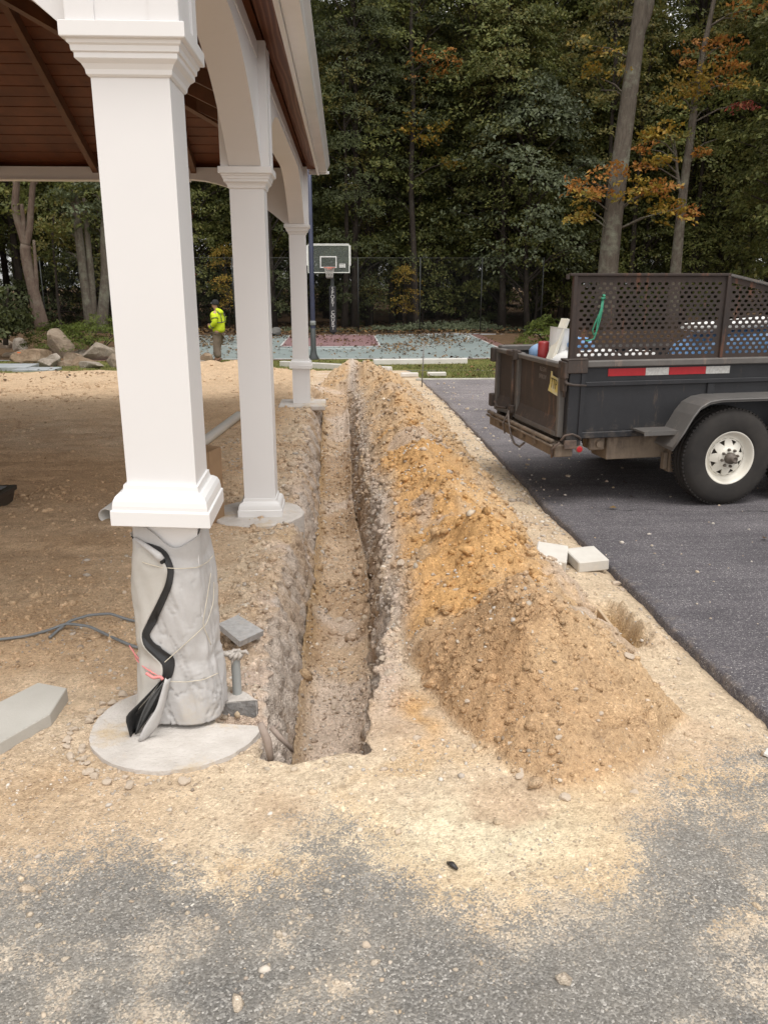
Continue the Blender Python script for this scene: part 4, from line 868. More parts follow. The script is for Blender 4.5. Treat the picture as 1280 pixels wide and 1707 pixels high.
# fender and step
def fender(y0, y1):
    path = [(.78, .50), (.86, .62), (.93, .745), (.985, .815), (1.06, .855), (1.16, .87), (2.30, .87), (2.42, .855), (2.50, .81), (2.56, .74), (2.66, .56)]
    q = MB(); V_ = []
    for x, z in path: V_ += [(x, y0, z), (x, y1, z), (x, y1, z-.03), (x, y0, z-.012)]
    n = len(path); F_ = []
    for k in range(n-1):
        for e in range(4): F_.append([k*4+e, k*4+(e+1) % 4, k*4+4+(e+1) % 4, k*4+4+e])
    F_ += [[3, 2, 1, 0], [4*n-4, 4*n-3, 4*n-2, 4*n-1]]
    q.add(V_, F_); return q.build('fender', fendm, TL, world=False)
fn_ = fender(-.002, -.275); fender(WD+.002, WD+.275)
tb('fender_lip', fendm, lambda q: q.tube([(.78, -.276, .49), (.86, -.276, .61), (.93, -.276, .735), (.985, -.276, .805), (1.06, -.276, .845), (1.16, -.276, .858), (2.30, -.276, .858), (2.42, -.276, .845), (2.5, -.276, .80), (2.66, -.276, .55)], .009, 6), fn_)
tb('step', fendm, lambda q: (q.box2((.57, -.20, .60), (.86, -.014, .618), .003), q.box2((.57, -.203, .585), (.86, -.199, .618))))
# wheels
def wheel(x, y, out):
    W = Matrix.Translation((x, y, .39)) @ Matrix.Rotation(out*pi/2, 4, 'X')     # local z = outward
    def wb(name, m_, f, parent, sm=True):
        q = MB(); q.smooth = sm; f(q); q.v = [W @ v for v in q.v]; return q.build(name, m_, parent, world=False)
    prof = [(.205, .0), (.215, .012), (.235, .018), (.29, .022), (.335, .016), (.362, .004), (.376, -.016), (.385, -.03), (.389, -.05), (.390, -.075), (.384, -.078), (.384, -.084), (.390, -.087), (.390, -.118), (.384, -.121), (.384, -.127), (.390, -.13), (.388, -.155), (.380, -.185), (.36, -.21), (.30, -.225), (.215, -.215), (.205, -.20)]
    ty = wb('tyre', tyrem, lambda q: q.lathe([(r, z) for r, z in prof], 72), WHEEL)
    tr_ = MB()
    for k in range(72):
        a = 2*pi*k/72
        for zc_, wd_ in ((-.040, .032), (-.167, .030)):
            R3 = Matrix.Rotation(a, 3, 'Z'); tr_.box(R3 @ Vector((.386, 0, zc_)), (.016, .020, wd_), 0, R3)
    tr_.v = [W @ v for v in tr_.v]; tr_.build('tread_block', tyrem, ty, world=False)['kind'] = 'stuff'
    rim = wb('rim', rimm, lambda q: q.lathe([(.218, .012), (.222, .004), (.213, .012), (.206, .010), (.196, -.004), (.190, -.030), (.176, -.048), (.166, -.052), (.160, -.046), (.152, -.040)], 48), WHEEL)
    def disc_(q):
        K = 8; r1, r2 = .088, .152; z1, z2 = -.012, -.040
        def P_(r, a): u = (r-r1)/(r2-r1); return Vector((r*cos(a), r*sin(a), z1+(z2-z1)*u))
        for k in range(K):
            a0, a1 = 2*pi*k/K, 2*pi*(k+1)/K; am = (a0+a1)/2; hwid = .115
            A, B, C_, D = P_(r1, a0), P_(r1, a1), P_(r2, a1), P_(r2, a0); M1 = P_(r1, am); M2 = P_(r2, am)
            T1, T2, T3 = P_(.100, am), P_(.142, am-hwid*1.7), P_(.142, am+hwid*1.7)
            q.add([A, M1, B, C_, M2, D, T1, T2, T3], [[0, 1, 6, 7], [1, 2, 8, 6], [2, 3, 8], [3, 4, 8], [4, 7, 8], [4, 5, 7], [5, 0, 7]])
            q.add([T1, T2, T3]+[p+Vector((0, 0, -.012)) for p in (T1, T2, T3)], [[0, 1, 4, 3], [1, 2, 5, 4], [2, 0, 3, 5]])
        q.smooth = True; q.lathe([(.088, -.012), (.080, .0), (.046, .004), (.03, .004)], 32)
    wb('rim_disc', rimm, disc_, rim, False); wb('dark_drum', hubm, lambda q: q.lathe([(.0, -.065), (.16, -.065), (.165, -.10)], 32), rim)
    wb('hub', hubm, lambda q: q.lathe([(.046, .0), (.046, .03), (.040, .042), (.029, .046), (.027, .075), (.018, .082), (.016, .076), (.0, .076)], 24), WHEEL)
    for k in range(8):
        a = 2*pi*k/8+.2; wb('lug_nut', hubm, lambda q: q.lathe([(.0115, -.004), (.0115, .016), (.007, .026), (.0, .026)], 6, Matrix.Translation((.068*cos(a), .068*sin(a), 0))), WHEEL, False)
for wx in (1.30, 2.13):
    for (wy, out) in ((-.245, 1), (WD+.245, -1)):
        WHEEL = bpy.data.objects.new('wheel', None); COL.objects.link(WHEEL); WHEEL.parent = TL; WHEEL.empty_display_size = .1; wheel(wx, wy, out)
    tb('axle', framem, lambda q: q.tube([(wx, -.06, .39), (wx, WD+.06, .39)], .04, 8))
def tong(q): q.box2((LN+.0, .55, .42), (LN+1.25, .63, .54), .005); q.box2((LN, WD-.63, .42), (LN+1.25, WD-.55, .54), .005); q.tube([(LN+1.2, WD/2, .30), (LN+1.2, WD/2, .95)], .035, 8)
tb('tongue', framem, tong); tb('jack_foot', framem, lambda q: q.box2((LN+1.12, WD/2-.08, .0), (LN+1.28, WD/2+.08, .30), .01))

# ---- the load (each its own thing, placed in the trailer's frame)
TM = Matrix.Translation((TRX, TRY, TRZ)) @ Matrix.Rotation(TRR, 4, 'Z')
def load(f, name, m, label, cat, group=None):
    q = MB(); f(q); q.v = [TM @ v for v in q.v]; return solo(q, name, m, label, cat, group)
def lumpbag(q, c, d, seed, tilt=0):
    bm = bmesh.new(); bmesh.ops.create_icosphere(bm, subdivisions=3, radius=1); bm.verts.index_update(); V_ = []
    for v in bm.verts:
        p = v.co.copy(); p = Vector([abs(x)**.75*(1 if x > 0 else -1) for x in p]); n_ = float(fbm(p.x*1.6+seed, p.y*1.6+p.z*1.3, .6, 3, seed))
        k = 1+.13*n_; V_.append(Euler((0, tilt, 0)).to_matrix() @ Vector((p.x*d[0]*k, p.y*d[1]*k, p.z*d[2]*k))+Vector(c))
    q.smooth = True; q.add(V_, [[v.index for v in f.verts] for f in bm.faces]); bm.free()
wbag = mat('white_bag', (.80, .79, .77), (.70, .69, .67), .6, 6, 40, .2); btarp = mat('blue_tarp', (.10, .28, .58), (.20, .36, .60), .5, 7, 30, .3, stain=((.45, .48, .52), 9, .56))
load(lambda q: lumpbag(q, (.36, .42, .98), (.30, .34, .22), 3), 'white_sack', wbag, 'bulging white sack just inside the rear doors of the dump trailer', 'sack')
load(lambda q: lumpbag(q, (1.75, .40, 1.06), (.62, .30, .30), 5, -.03), 'blue_tarp', btarp, 'crumpled blue tarp heaped inside the trailer behind the mesh side', 'tarp')
load(lambda q: q.box((1.80, .36, 1.40), (1.15, .34, .055), .012, Euler((0, -.07, 0)).to_matrix()), 'white_board', wbag, 'long white board lying on top of the blue tarp in the trailer', 'board')
load(lambda q: lumpbag(q, (1.06, .30, .93), (.22, .18, .22), 8), 'brown_sack', mat('brown_sack', (.26, .17, .12), (.20, .13, .09), .8, 6, 40, .3), 'dull brown sack slumped in the trailer between the white sack and the blue tarp', 'sack')
load(lambda q: lumpbag(q, (.78, .34, .975), (.18, .14, .215), 12), 'white_sack', wbag, 'smaller white sack farther inside the trailer, half hidden by the mesh', 'sack')
load(lambda q: (q.box((.15, .60, 1.24), (.012, .10, .42), .003, Euler((0, .38, .2)).to_matrix()), q.box((.155, .548, 1.24), (.03, .012, .42), .003, Euler((0, .38, .2)).to_matrix())), 'white_trim_board', mat('pale_board', (.74, .70, .60), (.68, .63, .52), .6, 5, 40, .1), 'pale trim board leaning up out of the trailer at its rear corner', 'board')
canr = mat('red_can', (.34, .03, .03), (.28, .025, .025), .35, 5, 40, 0)
def can(q): q.smooth = True; q.lathe([(.0, 0), (.05, 0), (.052, .01), (.052, .16), (.046, .175), (.03, .18), (.0, .18)], 20, Matrix.Translation((.13, .80, 1.06)))
load(can, 'red_canister', canr, 'small red canister standing at the rear of the trailer load', 'canister')
def bucket(q): q.lathe([(.0, 0), (.10, 0), (.125, .27), (.13, .275), (.118, .275), (.095, .02), (0, .02)], 22, Matrix.Translation((.22, .66, 1.08)) @ Matrix.Rotation(.12, 4, 'Y'))
load(bucket, 'white_bucket', wbag, 'white plastic bucket tipped among the load by the red canister', 'bucket')
load(lambda q: lumpbag(q, (.30, .95, 1.10), (.22, .20, .13), 15), 'blue_bag', mat('pale_blue_bag', (.22, .38, .62), (.30, .42, .60), .5, 6, 40, .2), 'pale blue bag behind the red canister in the trailer', 'bag')
load(lambda q: lumpbag(q, (.32, .48, 1.235), (.10, .12, .055), 19), 'blue_bag', btarp, 'small bright blue bag squeezed beside the leaning pale board', 'bag')
twm = mat('green_twine', (.04, .27, .16), (.03, .20, .12), .6, 20, 60, 0)
def tw(q):
    P_ = [(.245, .0, 1.615), (.235, -.012, 1.57), (.215, -.016, 1.50), (.185, -.016, 1.43), (.17, -.014, 1.38), (.18, -.014, 1.345), (.205, -.014, 1.37), (.222, -.014, 1.44), (.238, -.014, 1.53), (.243, -.010, 1.60)]
    q.tube(P_, .0055, 6); q.tube([(.235, -.008, 1.60), (.225, -.018, 1.52), (.205, -.018, 1.44), (.2, -.018, 1.36), (.185, -.016, 1.315), (.14, -.014, 1.30), (.118, -.014, 1.305)], .006, 6); q.tube([(.225, -.012, 1.61), (.255, -.012, 1.615), (.25, -.012, 1.63), (.235, -.012, 1.635)], .011, 6)
load(tw, 'green_twine', twm, 'loop of green twine knotted to the mesh side of the trailer', 'twine')
# ================================================================== YARD PIECES
pvcw = mat('white_pvc', (.64, .61, .57), (.57, .54, .49), .4, 3, 40, .02)
a0 = onG(178, 872); b0 = onG(398, 700); a0.z += .058; b0.z += .06
dv = (b0-a0).normalized(); a0 = a0
m = MB(); m.smooth = True; ux = dv.cross(Vector((0, 0, 1))).normalized(); uz = ux.cross(dv)
def pipe(q, a, b_, ro, ri):
    n = 24; V_ = []
    for p, r in ((a, ro), (b_, ro), (b_, ri), (a, ri)): V_ += [p+(ux*cos(2*pi*k/n)+uz*sin(2*pi*k/n))*r for k in range(n)]
    q.add(V_, [[i*n+k, i*n+(k+1) % n, ((i+1) % 4)*n+(k+1) % n, ((i+1) % 4)*n+k] for i in range(4) for k in range(n)])
pipe(m, a0, b0, .056, .049); m.smooth = False
o = solo(m, 'drain_pipe', pvcw, 'long white plastic drain pipe lying on the dirt, its hollow end by the moulding', 'pipe'); o.data.polygons.foreach_set('use_smooth', [True]*len(o.data.polygons)); 
cardm = mat('cardboard', (.30, .19, .105), (.25, .155, .085), .8, 4, 40, .15, stain=((.20, .12, .07), 5, .62))
c0 = onG(352, 872); zc_ = c0.z
CB = MB()
A, B, C_, D = Vector((-.13, .02, 0)), Vector((.02, -.04, 0)), Vector((.085, .10, 0)), Vector((-.07, .16, 0))
hts = [.57, .56, .57, .58]
pp = [A, B, C_, D]
for k in range(4):
    p, q = pp[k], pp[(k+1) % 4]; h1, h2 = hts[k], hts[(k+1) % 4]; nrm = (q-p).cross(Vector((0, 0, 1))).normalized()*.006
    if k == 0:   # front face torn open
        CB.add([p, p.lerp(q, .30), p.lerp(q, .30)+Vector((0, 0, .20)), p.lerp(q, .52)+Vector((0, 0, .33)), p.lerp(q, .40)+Vector((0, 0, h1)), p+Vector((0, 0, h1))], [[0, 1, 2, 3, 4, 5]]); CB.add([p.lerp(q, .30), q, q+Vector((0, 0, h2)), p.lerp(q, .8)+Vector((0, 0, h2*.99)), p.lerp(q, .64)+Vector((0, 0, .36)), p.lerp(q, .52)+Vector((0, 0, .16))], [[0, 1, 2, 3, 4, 5]])
    else: CB.add([p, q, q+Vector((0, 0, h2)), p+Vector((0, 0, h1)), p+nrm, q+nrm, q+nrm+Vector((0, 0, h2)), p+nrm+Vector((0, 0, h1))], [[0, 1, 2, 3], [4, 5, 6, 7], [2, 3, 7, 6], [0, 3, 7, 4], [1, 2, 6, 5]])
CB.v = [v+Vector((c0.x, c0.y, zc_-.005)) for v in CB.v]
solo(CB, 'cardboard_carton', cardm, 'tall open brown cardboard carton standing behind the wrapped column', 'carton')
trm = mat('dark_plastic', (.020, .017, .016), (.03, .025, .022), .35, 5, 40, .05); trw = mat('tray_side', (.10, .065, .045), (.07, .045, .03), .6, 5, 40, .1)
t0 = onG(-22, 856)
m = MB(); m.rings([(0, 0), (.02, .10), (.035, .105), (.035, .14), (.02, .145), (-.02, .145), (-.03, .12), (-.04, .03)], (t0.x-.12, t0.y+.16), .20, .17); m.v = [v+Vector((0, 0, t0.z)) for v in m.v]
solo(m, 'plastic_tub', trm, 'dark plastic tub with a thick rim on the dirt at the left', 'tub')

# boulders and shrubs at the back left
rockm, t, b, _ = nodes_of('boulder_stone'); P = ocoord(t); oi = N(t, 'ObjectInfo')
c = ramp(t, noise(t, 2.2, 6, .7, P), [(.32, (.14, .095, .06)), (.46, (.27, .185, .115)), (.58, (.36, .265, .18)), (.68, (.17, .135, .11)), (.8, (.30, .23, .17))])
c = mixc(t, ramp(t, oi.outputs['Random'], [(.25, (0, 0, 0)), (.9, (.85, .85, .85))]), c, ramp(t, noise(t, 4, 6, .7, P), [(.3, (.24, .195, .15)), (.55, (.44, .39, .33)), (.68, (.22, .185, .15)), (.85, (.40, .35, .29))]))
L(t, c, b.inputs['Base Color']); b.inputs['Roughness'].default_value = .9; bump(t, b, noise(t, 6, 8, .8, P, .8), 1.0, .12)
def rock_mesh(name, d, seed, cuts=9, sub=3):
    rg = np.random.default_rng(seed); bm = bmesh.new(); bmesh.ops.create_icosphere(bm, subdivisions=sub, radius=1)
    pl_ = [(Vector(rg.normal(size=3)).normalized(), rg.uniform(.5, .82)) for _ in range(cuts+5)]
    for v in bm.verts:
        p = v.co.copy()
        for n_, dd_ in pl_:
            e = p.dot(n_)-dd_
            if e > 0: p -= n_*e
        p *= 1+.05*float(fbm(p.x*2+seed, p.y*2+p.z*1.7, .8, 3, seed)); v.co = Vector((p.x*d[0], p.y*d[1], p.z*d[2]+d[2]*.72))
    me = bpy.data.meshes.new(name); bm.to_mesh(me); bm.free(); return me
BR = [((101, 590), 34, 38, 'tall upright tan boulder, the largest of the row, standing in front of the low shrubs'), ((55, 598), 44, 17, 'broad tan boulder just right of the small orange marker flag'), ((88, 600), 22, 14, 'dark-ended tan stone wedged below the tallest boulder'),
      ((32, 577), 24, 17, 'rounded pinkish boulder behind the orange marker flag'), ((8, 575), 18, 18, 'brown boulder at the left end of the row'), ((107, 603), 26, 8, 'flat white stone lying in front of the tallest boulder'), ((134, 602), 30, 12, 'pale wedge-shaped stone right of the flat white stone'),
      ((135, 588), 26, 12, 'grey boulder behind the pale wedge-shaped stone'), ((163, 592), 46, 20, 'wide tan and orange boulder in the right half of the row'), ((184, 583), 22, 12, 'bright white stone resting on top of the row near the big column'), ((190, 604), 22, 17, 'round brown boulder tucked beside the big column'),
      ((18, 588), 30, 9, 'low flat brown stone left of the orange marker flag'), ((74, 604), 26, 13, 'tan stone filling the gap between the broad boulder and the flat white stone'), ((120, 596), 28, 14, 'brown stone right behind the flat white stone'), ((150, 606), 24, 10, 'small low stone in front of the wide tan and orange boulder')]
for i_, ((px, py), w_, h_, lab) in enumerate(BR):
    p = onG(px, py+8); s_ = 22.6/1360; me = rock_mesh('boulder', (w_*s_*.92, w_*s_*.7, h_*s_*1.0), 30+i_*7); o = link('boulder', me, rockm); o.location = (p.x, p.y+.15, p.z-.05); o.rotation_euler = (0, 0, random.uniform(-.4, .4)); tag(o, lab, 'boulder', 'boulders along the edge of the yard')
stonem_dark = mat('dark_stone', (.13, .125, .115), (.085, .08, .075), .9, 4, 30, .4)
p = onG(345, 606); o = link('boulder', rock_mesh('boulder', (.26, .2, .22), 7), rockm); o.location = (p.x, p.y-.4, p.z); tag(o, 'grey boulder sunk in the dirt at the left of the worker in yellow', 'boulder')
p = onG(352, 612); o = link('boulder', rock_mesh('boulder', (.42, .3, .16), 17), rockm); o.location = (p.x-.1, p.y-.9, p.z); tag(o, 'low tan rock half buried in front of the worker in yellow', 'boulder')
p = atZ(461, 560, -.8); o = link('boulder', rock_mesh('boulder', (.34, .26, .24), 23), stonem_dark); o.location = (p.x, p.y-.2, -.82); tag(o, 'grey rock at the far edge of the court seen between the second and third columns', 'boulder')
flagm = mat('orange_flag', (.85, .17, .04), None, .6, 5, 40, 0)
p = onG(38, 606); m = MB(); m.box2((p.x-.012, p.y-.1, p.z), (p.x+.012, p.y-.07, p.z+.32)); m.add([(p.x-.05, p.y-.11, p.z+.06), (p.x+.05, p.y-.115, p.z+.07), (p.x+.03, p.y-.105, p.z+.33), (p.x-.06, p.y-.11, p.z+.34), (p.x-.05, p.y-.116, p.z+.06), (p.x+.05, p.y-.121, p.z+.07), (p.x+.03, p.y-.111, p.z+.33), (p.x-.06, p.y-.116, p.z+.34)], [[0, 1, 2, 3], [4, 5, 6, 7], [0, 1, 5, 4], [2, 3, 7, 6], [1, 2, 6, 5], [0, 3, 7, 4]])
solo(m, 'marker_flag', flagm, 'small bright orange marker flag in front of the boulders', 'flag')
stonem = mat('bluestone', (.24, .255, .265), (.33, .345, .35), .7, 3, 40, .2)
for (px, py, w_, dp, h_, lab) in ((14, 618, 1.0, .8, .10, 'stack-top grey stone slab lying at the far left edge of the yard'), (58, 619, 1.0, .55, .05, 'thin dark grey stone slab lying just right of the thicker slab')):
    p = onG(px, py); m = MB(); m.box2((p.x-w_/2, p.y-.1, p.z-.02), (p.x+w_/2, p.y+dp, p.z+h_), .01); solo(m, 'stone_slab', stonem, lab, 'slab')

# white vinyl offcuts in the grass
def wpost(a, b_, sz, label, name='white_post', hollow=False):
    a, b_ = Vector(a), Vector(b_); d = b_-a; an = math.atan2(d.y, d.x); m = MB(); c_ = (a+b_)/2+Vector((0, 0, sz/2))
    m.box(c_, (d.length, sz, sz), .012, Euler((0, -math.atan2(d.z, d.xy.length), an)).to_matrix())
    if hollow:
        e = c_+d/2; q = Euler((0, 0, an)).to_matrix()
        for s_ in (-1, 1): m.box(e+q @ Vector((.012, s_*sz*.22, 0)), (.03, sz*.3, sz*.62), .006, q)
    return solo(m, name, pvcw, label, 'post')
wpost(onG(622, 608), onG(778, 606), .15, 'long white post lying on the grass along the edge of the court')
pa, pb = onG(470, 611), onG(650, 622); wpost(pa, pb, .15, 'white hollow post lying behind the far end of the dirt mound', hollow=True)
for (x0, x1, y_, lab) in ((668, 697, 629, 'short white board piece lying left of the thin metal stake'), (712, 743, 628, 'short white board piece lying right of the thin metal stake')):
    a, b_ = onG(x0, y_), onG(x1, y_); m = MB(); m.box((a+b_)/2+Vector((0, 0, .06)), ((b_-a).length, .14, .08), .01); solo(m, 'white_offcut', pvcw, lab, 'board')
p = onG(703, 645); m = MB(); m.tube([p, p+Vector((.03, 0, .82))], .012, 6); solo(m, 'metal_stake', mat('stake_steel', (.20, .19, .18), None, .6, 9, 40, .1), 'thin grey metal stake standing at the far corner of the driveway', 'stake')
p = onG(1274, 1260); m = MB(); m.box(p+Vector((.01, 0, .012)), (.05, .022, .012), .002, Euler((.2, .1, .9)).to_matrix()); solo(m, 'white_chip', pvcw, 'small white plastic chip on the dusty ground near the driveway edge', 'chip')
p = onG(753, 1445); m = MB(); m.tube([p+Vector((-.012, .014, .004)), p+Vector((0, 0, .009)), p+Vector((.014, -.016, .005))], [.004, .009, .004], 7); solo(m, 'black_plug', trm, 'small black rubber plug on the dusty pavement in front of the trench', 'plug')
p = onG(1020, 1048); m = MB(); a, b_ = onG(1000, 1020), onG(1052, 1080); m.box((a+b_)/2+Vector((-.01, 0, -.015)), (.016, (b_-a).length, .05), .003, Euler((0, 0, math.atan2((b_-a).y, (b_-a).x)-pi/2)).to_matrix()); solo(m, 'form_board', mat('dusty_board', (.52, .40, .27), (.44, .33, .22), .9, 6, 40, .2), 'thin dusty board set on edge in the small pit beside the driveway', 'board')

# ================================================================== COURT FURNITURE
bluem = mat('dark_blue_paint', (.030, .036, .075), (.024, .028, .055), .4, 4, 40, .02); dkm = mat('dark_metal', (.05, .055, .055), (.035, .04, .04), .5, 4, 40, .02)
p = atZ(523, 599, -.79); LP = thing('light_pole', 'tall dark blue pole with a flared foot at the near edge of the court', 'pole', (p.x, p.y, p.z))
m = MB(); m.smooth = True; m.lathe([(.075, .9), (.07, 2.0), (.06, 6.3), (.0, 6.32)], 16, Matrix.Translation(p)); m.build('pole_shaft', bluem, LP)
m = MB(); m.smooth = True; m.lathe([(.17, 0), (.17, .03), (.11, .14), (.085, .3), (.082, .92), (.075, .925)], 16, Matrix.Translation(p)); m.build('pole_foot', dkm, LP)
m = MB(); m.smooth = True; m.lathe([(.078, 1.02), (.086, 1.03), (.086, 1.14), (.078, 1.15)], 16, Matrix.Translation(p)); m.build('collar', mat('grey_collar', (.25, .26, .26), None, .4, 5, 40, 0), LP)
H0 = Vector((-.46, 36.2, -.79)); HP = thing('basketball_hoop', 'basketball hoop with clear backboard and black lettered pole pad behind the court', 'basketball hoop', H0)
def hb(name, m_, f, parent=HP, sm=False):
    q = MB(); q.smooth = sm; f(q); q.v = [v+H0 for v in q.v]; return q.build(name, m_, parent)
hb('pole', dkm, lambda q: (q.box2((-.07, .10, 0), (.07, .24, 2.9), .01), q.tube([(0, .16, 2.75), (0, -.55, 3.0)], .06, 8), q.tube([(0, .16, 2.35), (0, -.55, 2.62)], .05, 8)))
padm = mat('black_pad', (.014, .014, .016), (.02, .02, .022), .5, 3, 40, .05)
PD = hb('pole_pad', padm, lambda q: q.box2((-.155, -.02, .08), (.155, .10, 2.02), .03))
white = mat('white_print', (.72, .71, .68), None, .5, 5, 40, 0)
text('lettering', 'S\nP\nO\nR\nT\n \nC\nO\nU\nR\nT', .215, Matrix.Translation((.0, -.028, 1.10)) @ Matrix.Rotation(pi/2, 4, 'X'), white, PD, ext=.002, ls=.76)
glassm, t, b, _ = nodes_of('backboard_glass'); b.inputs['Base Color'].default_value = (.16, .18, .16, 1); b.inputs['Roughness'].default_value = .3; b.inputs['Specular IOR Level'].default_value = .25; b.inputs['Alpha'].default_value = .30
BX0, BX1, BZ0, BZ1, BY = -.86, .86, 2.58, 3.68, -.62
bx = -.13
BB = hb('backboard', glassm, lambda q: q.box2((BX0+bx, BY, BZ0), (BX1+bx, BY+.012, BZ1)))
def frm(q, x0, x1, z0, z1, w_, y0, y1): q.box2((x0, y0, z0), (x1, y1, z0+w_)); q.box2((x0, y0, z1-w_), (x1, y1, z1)); q.box2((x0, y0, z0+w_), (x0+w_, y1, z1-w_)); q.box2((x1-w_, y0, z0+w_), (x1, y1, z1-w_))
alum = mat('pale_frame', (.66, .67, .62), (.58, .59, .54), .4, 4, 40, 0)
hb('backboard_frame', alum, lambda q: frm(q, BX0+bx-.01, BX1+bx+.01, BZ0-.01, BZ1+.01, .035, BY-.012, BY+.03), BB)
hb('edge_pad', white, lambda q: (q.box2((BX1+bx+.012, BY-.02, BZ0+.28), (BX1+bx+.06, BY+.05, BZ1-.02), .01), q.box2((BX0+bx-.06, BY-.02, BZ0+.28), (BX0+bx-.012, BY+.05, BZ1-.02), .01), q.box2((BX0+bx+.03, BY-.02, BZ1+.012), (BX1+bx-.01, BY+.05, BZ1+.05), .01)), BB)
hb('target_square', white, lambda q: frm(q, -.36+bx, .33+bx, 2.77, 3.24, .045, BY-.014, BY-.004), BB)
hb('maker_plate', white, lambda q: (q.box2((.43+bx, BY-.012, 2.79), (.62+bx, BY-.004, 2.835)), q.box2((.43+bx, BY-.012, 2.85), (.62+bx, BY-.004, 2.90)), q.box2((.63+bx, BY-.012, 2.78), (.69+bx, BY-.004, 2.94)), q.box2((.43+bx, BY-.012, 2.915), (.62+bx, BY-.004, 2.94))), BB)
orange = mat('orange_rim', (.55, .10, .05), None, .4, 5, 40, 0); netm = mat('white_net', (.62, .60, .55), None, .8, 5, 40, 0)
rc = Vector((bx+.03, BY-.32, 2.78))
RM = hb('rim', orange, lambda q: (q.tube([rc+Vector((.23*cos(a), .23*sin(a), 0)) for a in np.linspace(0, 2*pi, 33)], .016, 6), q.box2((rc.x-.10, BY-.12, 2.70), (rc.x+.10, BY-.005, 2.80), .006)))
def net(q):
    n = 14
    for s_ in (1, -1):
        for k in range(n):
            pts = []
            for i2 in range(8):
                u = i2/7; r = .228-.105*u**.7; a = 2*pi*(k+s_*u*2.2)/n; pts.append(rc+Vector((r*cos(a), r*sin(a), -.42*u)))
            q.tube(pts, .0085, 4)
hb('net', netm, net, RM)

# fence behind the court
fm_ = mat('black_fence', (.018, .02, .018), (.03, .032, .03), .6, 5, 40, 0)
FY, FX0, FX1, FZ, FH = 37.3, -13.0, 8.85, -.8, 3.22
FEN = thing('court_fence', 'tall black wire fence along the back of the court in front of the woods', 'fence', (0, FY, FZ))
xs_ = np.linspace(FX0, FX1, 9)
for x in xs_: m = MB(); m.tube([(x, FY, FZ-.05), (x, FY, FZ+FH+.02)], .026, 8); m.build('fence_post', fm_, FEN)
m = MB(); m.tube([(FX0, FY, FZ+FH), (FX1, FY, FZ+FH)], .009, 6); m.build('top_rail', mat('rail_steel', (.07, .07, .06), None, .5, 5, 40, 0), FEN)
m = MB(); m.tube([(FX0, FY, FZ+.06), (FX1, FY, FZ+.06)], .016, 6); m.build('bottom_rail', fm_, FEN)
V_, F_ = [], []; st = .075
for s_ in (1, -1):
    for k in range(int((FX1-FX0+FH)/st)):
        x0 = FX0+k*st-(FH if s_ > 0 else 0); x1 = x0+FH; za, zb = (0, FH) if s_ > 0 else (FH, 0)
        # clip to the panel
        t0 = max(0, (FX0-x0)/FH); t1 = min(1, (FX1-x0)/FH)
        if t1 <= t0: continue
        A_ = (x0+FH*t0, FZ+za+(zb-za)*t0); B_ = (x0+FH*t1, FZ+za+(zb-za)*t1); b_ = len(V_); h_ = .0011
        V_ += [(A_[0]-h_, FY+s_*.003, A_[1]), (A_[0]+h_, FY+s_*.003, A_[1]), (B_[0]+h_, FY+s_*.003, B_[1]), (B_[0]-h_, FY+s_*.003, B_[1])]; F_.append([b_, b_+1, b_+2, b_+3])
Vn = [(x, y-FY, z-FZ) for x, y, z in V_]; o = link('wire_mesh', fast_mesh('wire_mesh', Vn, F_), fm_, FEN); o['kind'] = 'stuff'

# ================================================================== WORKER
def skin_obj(name, nodes, edges_, m, parent, lv=2, root=0):
    me = bpy.data.meshes.new(name); me.from_pydata([n_[:3] for n_ in nodes], edges_, []); o = bpy.data.objects.new(name, me); COL.objects.link(o)
    md = o.modifiers.new('s', 'SKIN'); md.use_smooth_shade = True; me.skin_vertices[0].data
    for i2, n_ in enumerate(nodes): r = n_[3]; me.skin_vertices[0].data[i2].radius = r if isinstance(r, tuple) else (r, r)
    me.skin_vertices[0].data[root].use_root = True; o.modifiers.new('d', 'SUBSURF').levels = lv; o.modifiers['d'].render_levels = lv
    bpy.context.view_layer.update(); ev = o.evaluated_get(bpy.context.evaluated_depsgraph_get()); m2 = bpy.data.meshes.new_from_object(ev); m2.name = name
    bpy.data.objects.remove(o); q = link(name, m2, m, parent); m2.polygons.foreach_set('use_smooth', [True]*len(m2.polygons)); return q
hv = mat('yellow_hoodie', (.56, .68, .015), (.46, .57, .012), .8, 9, 14, .7, .03); trou = mat('tan_trousers', (.20, .155, .115), (.155, .12, .09), .9, 9, 40, .3)
skinm = mat('skin', (.42, .24, .16), (.38, .21, .14), .6, 6, 40, .05); beanm = mat('black_beanie', (.012, .012, .013), (.02, .02, .02), .9, 9, 60, .3); band = mat('grey_band', (.10, .10, .085), (.07, .07, .06), .5, 9, 40, 0); bootm = mat('boot', (.12, .075, .045), (.08, .05, .03), .8, 9, 40, .2)
wp = atZ(368, 604, -.79)
PER = thing('person', 'worker in a bright yellow hooded jacket, black beanie and tan trousers walking by the court', 'person', (wp.x, wp.y, -.795), R_(158))
